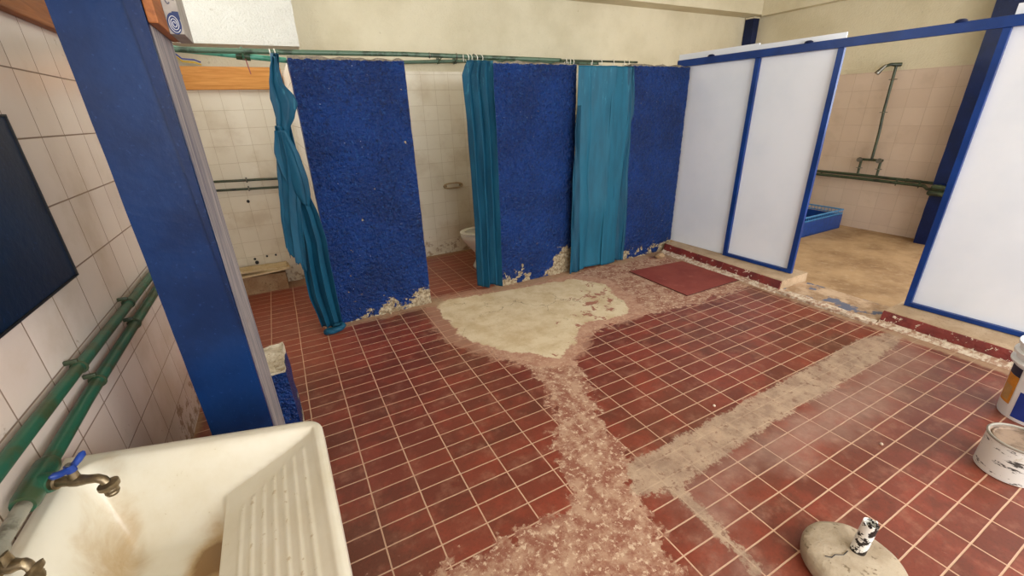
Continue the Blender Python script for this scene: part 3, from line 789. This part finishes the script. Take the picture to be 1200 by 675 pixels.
bm = bmesh.new(); box(bm, (1.95, TY-.17, .40), (2.105, TY+.17, .72), .02); box(bm, (1.92, TY-.09, .12), (2.08, TY+.09, .40), .02); link('tank', bm, 'ceramic', t, True)
bm = bmesh.new(); box(bm, (1.94, TY-.18, .72), (2.11, TY+.18, .75), .01); link('tank_lid', bm, 'ceramic', t, True)

# ------------------------------------------------------------------ curtains
def interp(tab, z):
    if z >= tab[0][0]: return tab[0][1:]
    for a, b in zip(tab, tab[1:]):
        if a[0] >= z >= b[0]:
            f = (a[0]-z)/(a[0]-b[0]); f = f*f*(3-2*f)*.5+f*.5
            return tuple(a[i]+(b[i]-a[i])*f for i in range(1, len(a)))
    return tab[-1][1:]
def sheet(bm, tab, y0, folds, amp, nz=90, nu=90, yoff=None, phase=0, wob=.006, seed=0, skew=0, hem=None):
    ztop, zbot = tab[0][0], tab[-1][0]; rows = []
    for j in range(nz+1):
        z = ztop+(zbot-ztop)*j/nz; xl, xr = interp(tab, z); row = []
        for i in range(nu+1):
            u = i/nu; a = 2*PI*(folds*u)+phase + 1.2*mnoise.noise(Vector((u*3, z*.8, seed)))
            A = amp if not callable(amp) else amp(u, z)
            y = y0 + A*math.sin(a) + wob*3*mnoise.noise(Vector((u*4, z*2.5, seed+3)))
            x = xl+(xr-xl)*(u + .25/max(folds, 1)*math.sin(2*a)*.35)
            if yoff: y += yoff(u, z)
            zz = (ztop+(zbot+hem(u)-ztop)*j/nz if hem else z) + skew*(u-.5)*(j/nz) + .012*math.sin(a*.5)*(j/nz)
            row.append(bm.verts.new((x, y, max(zz, .004))))
        rows.append(row)
    for p, q in zip(rows, rows[1:]):
        for i in range(nu): bm.faces.new((p[i], p[i+1], q[i+1], q[i]))
def cloth(name, bm, mat, parent):
    o = link(name, bm, mat, parent, True, auto=False); m = o.modifiers.new('thick', 'SOLIDIFY'); m.thickness = .0025; m.offset = 0; return o
def rings(t, xs, y, z, R=.026, tilt=True):
    for x in xs:
        bm = bmesh.new(); torus(bm, (0, 0, 0), R, .0035, 'x', 18, 6)
        M = Matrix.Translation((x, y, z-R+.019)) @ Matrix.Rotation(random.uniform(-.5, .5) if tilt else 0, 4, 'Z')
        for v in bm.verts: v.co = M @ v.co
        link('curtain_ring', bm, 'ring', t, True)
# left curtain, gathered and twisted, trailing on the floor
t = thing('curtain', (.1, 3.40, 0), 'twisted dark teal curtain hanging at the left stall, trailing on floor', 'curtain', 'teal stall curtains')
bm = bmesh.new()
sheet(bm, [(1.975, .094, .142), (1.86, .080, .125), (1.70, .065, .105), (1.55, .035, .120), (1.33, .022, .125), (1.09, .01, .142), (.92, .012, .175), (.74, .015, .190), (.55, .0, .182), (.32, -.008, .182), (.10, .022, .182), (.03, .03, .184)],
      3.385, 2.5, lambda u, z: .022+.01*math.sin(z*3), seed=2, phase=.5)
cloth('gathered_cloth', bm, 'curtain', t)
bm = bmesh.new()   # corner of cloth bunched out near the top, then the hanging flap
sheet(bm, [(1.95, .10, .125), (1.88, .075, .130), (1.80, .055, .135), (1.72, .045, .19), (1.68, .05, .20), (1.60, .05, .165), (1.52, .04, .115), (1.42, .03, .09)], 3.34, 1.3, .016, nz=50, nu=40, seed=7, skew=.03)
sheet(bm, [(1.55, .03, .08), (1.33, -.005, .12), (1.15, -.03, .10), (1.0, -.05, .07), (.80, -.075, .045), (.56, -.085, .02)], 3.325, 1.5, .014, nz=60, nu=60, seed=11, hem=lambda u: .16*(1-u)**1.5+.015*math.sin(u*23)+.012*math.sin(u*51))
sheet(bm, [(1.52, .02, .09), (1.35, -.01, .14), (1.2, .0, .155), (1.1, .02, .15), (1.02, .06, .13)], 3.315, 1.0, .016, nz=40, nu=40, seed=31, hem=lambda u: -.05*math.sin(u*3.1)+.10*(1-u))
cloth('loose_flap', bm, 'curtain', t)
bm = bmesh.new()   # hem pooled on the floor
for k in range(5):
    a = k*1.3; pts = [(.10+.055*math.cos(a+s*.5)+.008*k, 3.315+.035*math.sin(a+s*.5), .014+.009*k) for s in range(7)]
    tube(bm, pts, [.008, .018, .022, .022, .020, .016, .006], 10)
o = link('pooled_hem', bm, 'curtain', t, True, auto=False)
rings(t, (.10, .125), 3.535, 1.998)
# middle curtain, gathered to one side
t = thing('curtain', (1.53, 3.42, 0), 'straight teal curtain gathered beside the toilet stall opening', 'curtain', 'teal stall curtains')
bm = bmesh.new()
sheet(bm, [(1.965, 1.455, 1.665), (1.92, 1.43, 1.665), (1.86, 1.405, 1.665), (1.5, 1.425, 1.665), (.85, 1.43, 1.668), (.3, 1.42, 1.665), (.06, 1.418, 1.665)], 3.405, 3.5, lambda u, z: .026*(.6+.4*min(1, (2-z)*2)), seed=4, phase=2.2, nu=140, skew=-.03)
cloth('gathered_cloth', bm, 'curtain', t)
rings(t, (1.47, 1.50, 1.53, 1.57, 1.62), 3.535, 2.001)
# right curtain, hung flat and faded
t = thing('curtain', (2.85, 3.40, 0), 'flat faded teal curtain closing the right stall opening', 'curtain', 'teal stall curtains')
bm = bmesh.new()
sheet(bm, [(1.945, 2.49, 3.09), (1.5, 2.49, 3.08), (1.0, 2.49, 3.04), (.5, 2.52, 3.02), (.015, 2.51, 3.02)], 3.395, 1.1, lambda u, z: .010+.008*(2-z)/2, seed=8, nu=100, wob=.008)
cloth('flat_cloth', bm, 'curtain_pale', t)
bm = bmesh.new()
sheet(bm, [(1.945, 3.06, 3.16), (1.55, 3.05, 3.20), (1.45, 3.05, 3.17), (.9, 3.0, 3.18), (.3, 3.0, 3.20), (.02, 3.0, 3.19)], 3.412, 1.5, .012, seed=15, nu=50)
o = cloth('side_fold', bm, 'curtain', t)
bm = bmesh.new()
sheet(bm, [(1.62, 2.49, 2.515), (1.4, 2.46, 2.52), (1.22, 2.47, 2.52), (.9, 2.455, 2.54), (.4, 2.45, 2.55), (.0, 2.44, 2.56)], 3.38, .8, .01, seed=19, nu=30)
cloth('side_fold', bm, 'curtain', t)
rings(t, (2.43, 2.47, 2.50, 2.72, 2.82, 2.97, 3.10, 3.16), 3.50, 1.985, .024)

# ------------------------------------------------------------------ right side: steps, panels, doors
def PX(y, off=0): return 4.15-.052*y+off       # the plane of the white panels
ANG = math.atan(.052)
def PM(y): return Matrix.Translation((PX(y), y, 0)) @ Matrix.Rotation(ANG, 4, 'Z')
def step(name, y0, y1, label, xf0, xf1):
    t = thing(name, (3.95, (y0+y1)/2, 0), label, 'step', 'cement steps under the white panels')
    def shape(bm, prof, n):
        ys = np.linspace(y0, y1, n); rows = []
        for y in ys:
            f = (y-y0)/(y1-y0); xf = xf0+(xf1-xf0)*f
            rows.append([bm.verts.new((xf+dx*1.0 if dx < .3 else PX(y)+.14, y+.004*mnoise.noise(Vector((y*9, dx*30, 0))), max(0, z+(.003*mnoise.noise(Vector((y*11, dx*20, z*30)))if z > 0 else 0)))) for dx, z in prof])
        for a, b in zip(rows, rows[1:]):
            for k in range(len(prof)-1): bm.faces.new((a[k], a[k+1], b[k+1], b[k]))
        bm.faces.new(rows[0]); bm.faces.new(rows[-1])
    bm = bmesh.new(); shape(bm, [(.012, 0), (.03, .095), (.04, .1), (1, .1), (1, 0)], 40); link('tread', bm, 'concrete_tan', t, False)
    bm = bmesh.new(); shape(bm, [(-.012, 0), (-.004, .03), (.010, .07), (.022, .094), (.028, .096), (.026, .0)], 60); o = link('riser', bm, 'riser', t, False); o['label'] = 'chipped red painted riser'
    bm = bmesh.new(); shape(bm, [(-.055, 0), (-.04, .010), (-.014, .016), (-.006, .03), (.0, .0)], 90); o = link('mortar_line', bm, 'mortar', t, False); o['label'] = 'flaking white mortar line'
    return t
step('step', 1.995, 3.40, 'longer low cement step with red riser behind the red mat', 3.76, 3.80)
step('step', -.6, 1.245, 'low cement step with red riser under the right door', 3.80, 3.82)
t = thing('door_sill', (3.95, 1.6, 0), 'worn cement sill in shower doorway with grey-blue paint patches', 'sill')
bm = bmesh.new(); gridbox(bm, (3.80, 1.25, 0), (4.16, 1.99, .018), .03, .005, 9); link('sill_top', bm, 'sill', t)
bm = bmesh.new(); gridbox(bm, (3.72, 1.25, 0), (3.80, 1.99, .024), .02, .010, 14); o = link('mortar_line', bm, 'mortar', t); o['label'] = 'flaking white mortar line'

def plate(bm, y0, y1, z0, z1, dx0, dx1, bev=.002):
    """box lying in the panels' plane: along y from y0 to y1, dx towards the shower"""
    ym = (y0+y1)/2; L = (y1-y0)*math.sqrt(1+.052**2)/2
    box(bm, (dx0, -L, z0), (dx1, L, z1), bev, M=PM(ym))
t = thing('header_rail', (PX(1.5), 1.5, 1.96), 'long blue steel header rail over the shower panels', 'rail')
bm = bmesh.new(); plate(bm, -.4, 3.60, 1.965, 2.028, -.035, .0); link('bar', bm, 'blue_frame', t)
bm = bmesh.new(); plate(bm, 3.60, 3.606, 1.967, 2.026, -.033, -.002); o = link('end_cap', bm, 'black', t)
for y in (3.22, 2.33, 1.42):
    bm = bmesh.new(); lathe(bm, [(0, .022), (.018, .020), (.03, .012), (.034, 0)], 18, Matrix.Translation((PX(y)-.018, y, 2.026))); link('bolt_head', bm, 'blue_column', t, True)
t = thing('shower_partition', (PX(3.1), 3.1, .1), 'fixed white partition sheet beside the right blue stall wall', 'partition')
bm = bmesh.new(); plate(bm, 2.758, 3.62, .103, 2.085, .002, .016); link('sheet', bm, 'panel', t)
t = thing('shower_door', (PX(2.4), 2.4, .1), 'white shower door with blue frame left of the open doorway', 'door', 'white shower doors')
bm = bmesh.new(); plate(bm, 2.075, 2.757, .11, 2.072, .002, .016); link('sheet', bm, 'panel', t)
for y0, y1, nm in ((2.715, 2.757, 'stile'), (2.055, 2.099, 'stile')):
    bm = bmesh.new(); plate(bm, y0, y1, .104, 1.964, -.03, .001); link(nm, bm, 'blue_frame', t)
bm = bmesh.new(); plate(bm, 2.0995, 2.7145, .104, .135, -.03, .001); link('bottom_rail', bm, 'blue_frame', t)
t = thing('shower_door', (PX(.6), .6, .1), 'white shower door with blue frame at the right photo edge', 'door', 'white shower doors')
bm = bmesh.new(); plate(bm, -.30, 1.19, .11, 2.09, .002, .016); link('sheet', bm, 'panel', t)
bm = bmesh.new(); plate(bm, 1.176, 1.214, .104, 1.964, -.03, .001); link('stile', bm, 'blue_frame', t)
bm = bmesh.new(); plate(bm, -.30, 1.1755, .104, .135, -.03, .001); link('bottom_rail', bm, 'blue_frame', t)
bm = bmesh.new(); plate(bm, -.34, -.301, .104, 1.964, -.03, .001); link('stile', bm, 'blue_frame', t)

# shower room
struct_col = thing('column', (6.62, 4.74, 0), 'dark blue column in the far corner under the ceiling beam', 'column')
bm = bmesh.new(); gridbox(bm, (6.55, 4.66, 0), (XR, YB, 2.74), .06, .002); link('shaft', bm, 'blue_column', struct_col, True)
bm = bmesh.new(); gridbox(bm, (6.548, 4.658, 2.738), (XR, YB, 2.760), .02, .006); link('ragged_cap', bm, 'plaster', struct_col)
t = thing('column', (6.56, 1.9, 0), 'dark blue column on shower wall beside the doorway pipes', 'column')
bm = bmesh.new(); gridbox(bm, (6.46, 1.70, 0), (XR, 2.045, 2.745), .05, .003); link('shaft', bm, 'blue_column', t, True)
def zpipe(pts, r, label):
    t = thing('water_pipe', pts[0], label, 'pipe')
    bm = bmesh.new(); tube(bm, pts, r, 12); link('tube', bm, 'pipe_dark', t, True); return t
p1 = zpipe([(6.62, 4.6, .69), (6.62, 2.85, .69), (6.62, 2.09, .672)], .017, 'upper dark pipe along shower wall joining the valves')
p2 = zpipe([(6.57, 4.6, .665), (6.57, 2.85, .652), (6.56, 2.15, .642), (6.40, 2.06, .635), (6.38, 1.98, .635), (6.38, 1.2, .625)], .018, 'lower dark pipe along shower wall passing the column')
for y in (3.3, 2.35):
    bm = bmesh.new(); torus(bm, (6.62, y, .683 if y > 3 else .679), .019, .005, 'y', 12, 6); box(bm, (6.632, y-.008, .67), (6.671, y+.008, .695), .002); link('bracket', bm, 'pipe_dark', p1, True)
for y in (2.42, 2.2):
    bm = bmesh.new(); torus(bm, (6.57, y, .648), .021, .006, 'y', 12, 6); tube(bm, [(6.56, y, .61), (6.57, y, .70)], .006, 6); link('clamp', bm, 'pipe_dark', p2, True)
t = thing('shower_riser', (6.6, 2.75, .69), 'dark shower riser pipe with two valves on the shower wall', 'shower')
bm = bmesh.new(); tube(bm, [(6.6, 2.75, .885), (6.6, 2.752, 1.2), (6.605, 2.77, 1.45), (6.61, 2.775, 1.90), (6.61, 2.775, 1.955)], .0145, 12); link('riser_tube', bm, 'pipe_dark', t, True)
bm = bmesh.new(); tube(bm, [(6.6, 2.63, .885), (6.6, 2.88, .885)], .015, 12); link('cross_tube', bm, 'pipe_dark', t, True)
for y in (2.86, 2.65):
    bm = bmesh.new(); tube(bm, [(6.6, y, .90), (6.6, y, .70)], .0135, 12); link('drop_tube', bm, 'pipe_dark', t, True)
    bm = bmesh.new(); tube(bm, [(6.62, y, .885), (6.56, y, .885), (6.555, y, .885), (6.53, y, .885)], [.014, .016, .03, .026], 14); v = link('valve', bm, 'steel', t, True)
    bm = bmesh.new(); torus(bm, (6.6, y, .78), .018, .006, 'z', 12, 6); tube(bm, [(6.6, y-.035, .78), (6.6, y+.035, .78)], .005, 6); link('union_nut', bm, 'steel', t, True)
for z in (1.44, 1.80):
    bm = bmesh.new(); torus(bm, (6.607, 2.772, z), .017, .005, 'z', 12, 6); tube(bm, [(6.607, 2.73, z), (6.607, 2.81, z)], .005, 6); link('clamp', bm, 'steel', t, True)
bm = bmesh.new(); tube(bm, [(6.64, 2.74, 1.955), (6.61, 2.775, 1.955), (6.57, 2.82, 1.962), (6.52, 2.84, 1.945)], [.02, .022, .016, .016], 12); link('elbow', bm, 'pipe_dark', t, True)
bm = bmesh.new(); tube(bm, [(6.52, 2.84, 1.955), (6.50, 2.86, 1.925), (6.47, 2.885, 1.88), (6.465, 2.89, 1.87)], [.014, .02, .026, .026], 16); link('shower_head', bm, 'steel', t, True)
t = thing('stop_valve', (6.38, 1.95, .635), 'dark green stop valves clustered on pipe before the column', 'valve')
for z, y in ((.665, 1.97), (.60, 1.99)):
    bm = bmesh.new(); tube(bm, [(6.37, y+.05, z), (6.37, y+.03, z), (6.37, y-.03, z), (6.37, y-.12, z-.004)], [.02, .03, .03, .024], 14); link('valve_body', bm, 'pipe_dark', t, True)
bm = bmesh.new(); tube(bm, [(6.36, 1.86, .69), (6.35, 1.86, .69)], .03, 14); tube(bm, [(6.38, 1.86, .64), (6.36, 1.86, .69)], .01, 10); tube(bm, [(6.36, 1.82, .66), (6.36, 1.90, .72)], .008, 8); link('handle', bm, 'steel', t, True)

t = thing('crate', (6.3, 3.2, 0), 'blue plastic crate with lattice rim in the shower corner', 'crate')
MAT['crate'] = plain('blue_crate_plastic', '#15428c', .4); MAT['crate_light'] = plain('sky_blue_crate_plastic', '#4a90c8', .4)
x0, x1, y0, y1 = 5.62, 6.50, 2.86, 3.40
bm = bmesh.new()
box(bm, (x0, y0, .005), (x1, y0+.015, .185)); box(bm, (x0, y1-.015, .005), (x1, y1, .185)); box(bm, (x0, y0+.015, .005), (x0+.015, y1-.015, .185)); box(bm, (x1-.015, y0+.015, .005), (x1, y1-.015, .185)); box(bm, (x0, y0, 0), (x1, y1, .012))
link('crate_body', bm, 'crate', t)
bm = bmesh.new()
for z in (.20, .25):
    for a, b in (((x0, y0+.008), (x1, y0+.008)), ((x1-.008, y0), (x1-.008, y1)), ((x1, y1-.008), (x0, y1-.008)), ((x0+.008, y1), (x0+.008, y0))):
        tube(bm, [(a[0], a[1], z), (b[0], b[1], z)], .007 if z < .24 else .010, 6)
for k in range(20):
    x = x0+.01+(x1-x0-.02)*k/19
    for y in (y0+.008, y1-.008): tube(bm, [(x, y, .18), (x, y, .25)], .004, 5)
for k in range(13):
    y = y0+.01+(y1-y0-.02)*k/12
    for x in (x0+.008, x1-.008): tube(bm, [(x, y, .18), (x, y, .25)], .004, 5)
o = link('lattice_rim', bm, 'crate_light', t); o['label'] = 'lighter blue lattice rim'

# ------------------------------------------------------------------ things on the floor
t = thing('floor_mat', (3.4, 2.7, 0), 'flat dusty red mat on the floor before the white panels', 'mat')
bm = bmesh.new()
c = [(3.005, 3.11), (3.70, 2.99), (3.715, 2.36), (3.0, 2.36)]
c = [(3.0, 3.10), (3.70, 3.03), (3.715, 2.355), (3.0, 2.355)]
lo = [bm.verts.new((x, y, .001)) for x, y in c]; hi = [bm.verts.new((x, y, .009)) for x, y in c]
bm.faces.new(hi); bm.faces.new(lo[::-1])
for k in range(4): bm.faces.new((lo[k], lo[(k+1) % 4], hi[(k+1) % 4], hi[k]))
bmesh.ops.bevel(bm, geom=list(bm.edges), offset=.0025, segments=2, affect='EDGES')
link('sheet', bm, 'mat', t)
bm = bmesh.new()
for a, b in zip(c, c[1:]+c[:1]): tube(bm, [(a[0], a[1], .004), (b[0], b[1], .004)], .0035, 6)
o = link('edging', bm, plain('dark_mat_edge', '#4d2019', .8), t); o['label'] = 'dark edging'
bm = bmesh.new(); r = bmesh.ops.create_icosphere(bm, subdivisions=3, radius=.055)
for v in r['verts']: v.co = Vector((v.co.x*1.15, v.co.y*.8, v.co.z*.6))*(1+.3*mnoise.noise(v.co*30)) + Vector((3.60, 3.26, .028))
o = link('stone', bm, 'brick', None, True); tag(o, 'small brown stone at foot of the right blue stall wall', 'stone')

# white bucket with printed label
bx, by, BR = 3.25, .315, .145
t = thing('bucket', (bx, by, 0), 'tall white plastic bucket with orange label at the right edge', 'bucket')
MAT['white_plastic'] = plain('white_bucket_plastic', '#eceeee', .35, var=.02)
bm = bmesh.new(); lathe(bm, [(0, .004), (BR*.86, 0), (BR*.88, .01), (BR*.97, .30), (BR*1.10, .305), (BR*1.11, .315), (BR*.99, .322), (BR*1.0, .345), (BR*1.11, .352), (BR*1.11, .364), (BR*1.01, .370), (BR*1.02, .395), (BR*1.08, .40), (BR*1.08, .415), (BR*.96, .413), (BR*.94, .30), (BR*.84, .03), (0, .03)], 48, Matrix.Translation((bx, by, 0)))
link('bucket_body', bm, 'white_plastic', t, True)
def band(a0, a1, z0, z1, off, r0=BR*.88, r1=BR*.97, zz=.30):
    bm = bmesh.new(); n = 16; rows = []
    for z in np.linspace(z0, z1, 6):
        r = r0+(r1-r0)*z/zz
        rows.append([[bm.verts.new((bx+(r+o_)*math.cos(a), by+(r+o_)*math.sin(a), z)) for a in np.linspace(a0, a1, n)] for o_ in (off*.2, off)])
    for p, q in zip(rows, rows[1:]):
        for k in range(n-1):
            bm.faces.new((p[1][k], p[1][k+1], q[1][k+1], q[1][k]))
    return bm
o = link('printed_label', band(1.95, 2.52, .075, .235, .0016), plain('orange_label', '#d9902c', .5), t, True); o['label'] = 'orange label'
link('label_top', band(1.95, 2.52, .2355, .285, .0016), plain('navy_label', '#1a2140', .5), o, True)
link('label_text', band(2.05, 2.42, .09, .175, .0022), plain('pale_label_print', '#c79d62', .5), o, True)
o = link('blue_print', band(2.72, 4.6, .02, .17, .0016), plain('blue_bucket_print', '#173a94', .4), t, True); o['label'] = 'blue printed field'
# bottom of blue field

cx_, cy_, cr = 2.645, .245, .108
t = thing('paint_can', (cx_, cy_, 0), 'short white dented can with rusty lid before the bucket', 'can')
q = Mt('scuffed_white_can', .4); c = q.mix(q.step(q.noise(6, 6, .7), .56, .62), lin('#dcdad4'), lin('#c4bdad'))
o_ = q.sep(q.pos); v = q.comb(q.math('MULTIPLY', o_[0], .6), q.math('MULTIPLY', o_[1], .6), q.math('MULTIPLY', o_[2], 2.2))
c = q.mix(q.step(q.noise(16, 7, .72, v), .565, .60), c, lin('#454341')); MAT['can'] = q.done(c)
bm = bmesh.new(); lathe(bm, [(0, .002), (cr*.96, 0), (cr, .004), (cr, .170), (cr*.985, .176)], 48, Matrix.Translation((cx_, cy_, 0))); link('can_body', bm, 'can', t, True)
bm = bmesh.new(); torus(bm, (cx_, cy_, .176), cr*.985, .006, 'z', 48, 8); link('rim', bm, plain('grey_can_rim', '#a09a8e', .45), t, True)
q = Mt('rusty_can_lid', .6); c = q.mix(q.step(q.noise(14, 6, .7), .4, .65), lin('#937c69'), lin('#675344')); MAT['canlid'] = q.done(c, normal=q.bump(q.noise(30), .3, .004))
bm = bmesh.new(); lathe(bm, [(cr*.97, .176), (cr*.90, .170), (cr*.86, .166), (cr*.84, .172), (cr*.80, .173), (cr*.77, .167), (0, .166)], 48, Matrix.Translation((cx_, cy_, 0))); link('lid', bm, 'canlid', t, True)

t = thing('umbrella_base', (1.535, .345, 0), 'round concrete umbrella base with a broken white pipe stub', 'base')
bm = bmesh.new(); lathe(bm, [(0, 0), (.148, 0), (.158, .015), (.158, .045), (.152, .06), (.135, .068), (.09, .072), (.05, .074), (0, .075)], 56)
for v in bm.verts:
    p = v.co.copy(); v.co = p*(1+.05*mnoise.noise(p*9)) + Vector((0, 0, .006*mnoise.noise(p*20))); v.co.z = max(v.co.z, 0)
    v.co += Vector((1.535, .345, 0))
link('disc', bm, 'concrete', t, True)
bm = bmesh.new()
tube(bm, [(1.44+.015*0, .40, .0755), (1.455, .385, .0752), (1.475, .385, .0757), (1.50, .37, .0757), (1.53, .37, .0757)], .0015, 5); o = link('crack', bm, 'black', t)
q = Mt('peeling_white_pipe_paint', .5); c = q.mix(q.step(q.noise(22, 6, .65), .50, .52), lin('#e6e4dc'), lin('#1d1512')); MAT['peel'] = q.done(c, normal=q.bump(q.noise(20, 6, .65), .5, .003))
bm = bmesh.new(); n = 24; axis = Vector((.10, -.02, 1)).normalized(); base = Vector((1.566, .355, .066)); e1 = axis.cross(Vector((0, 1, 0))).normalized(); e2 = axis.cross(e1)
rows = []
for R_, up in ((.0235, True), (.0195, False)):
    zs = np.linspace(0, 1, 10) if up else np.linspace(1, .2, 8)
    for f in zs:
        rows.append([bm.verts.new(base + (e1*math.cos(2*PI*k/n)+e2*math.sin(2*PI*k/n))*R_ + axis*f*(.142+.012*mnoise.noise(Vector((k*.5, 0, 3))))) for k in range(n)])
for a, b in zip(rows, rows[1:]):
    for k in range(n): bm.faces.new((a[k], a[(k+1) % n], b[(k+1) % n], b[k]))
link('pipe_stub', bm, 'peel', t, True)

# crumbs of mortar lying about
def crumb(x, y, s, label):
    bm = bmesh.new(); r = bmesh.ops.create_icosphere(bm, subdivisions=2, radius=s)
    for v in r['verts']: v.co = v.co*(1+.4*mnoise.noise(v.co*70)) + Vector((x, y, s*.6))
    tag(link('mortar_crumb', bm, 'mortar'), label, 'crumb')
crumb(1.90, 1.21, .008, 'tiny white crumb on the tiles in the middle of floor')
crumb(2.35, .60, .008, 'tiny white crumb on dusty tiles left of the can')

# ------------------------------------------------------------------ light
w = bpy.data.worlds.new('sky'); S.world = w; w.use_nodes = True
nt = w.node_tree; bg = nt.nodes['Background']
bg.inputs['Color'].default_value = (.86, .93, 1, 1); bg.inputs['Strength'].default_value = 2.0
def area(name, loc, rot, sx, sy, e, col=(1, 1, 1)):
    l = bpy.data.lights.new(name, 'AREA'); l.shape = 'RECTANGLE'; l.size = sx; l.size_y = sy; l.energy = e; l.color = col
    o = bpy.data.objects.new(name, l); o.location = loc; o.rotation_euler = rot; COL.objects.link(o); return o
# daylight at the left and front windows; the right one is added
area('daylight_left', (XL-.14, (WL[0]+WL[1])/2, (WL[2]+WL[3])/2), (0, -PI/2, 0), WL[3]-WL[2], WL[1]-WL[0], 26, (1, .99, .97))
area('fill_right', (XR+.16, (WR[0]+WR[1])/2, (WR[2]+WR[3])/2), (0, PI/2, 0), WR[3]-WR[2], WR[1]-WR[0], 70, (.97, .985, 1))  # added fill lamp that brightens the shower room
area('daylight_front', ((WF[0]+WF[1])/2, YF-.14, (WF[2]+WF[3])/2), (PI/2, 0, 0), WF[1]-WF[0], WF[3]-WF[2], 260, (1, .99, .975))
vs = S.view_settings
S.display_settings.display_device = 'sRGB'
vs.view_transform = 'Standard'; vs.look = 'None'; vs.gamma = 1; vs.use_curve_mapping = False; vs.exposure = .22
S.cycles.max_bounces = 10; S.cycles.diffuse_bounces = 6
try: S.cycles.use_denoising = True
except Exception: pass
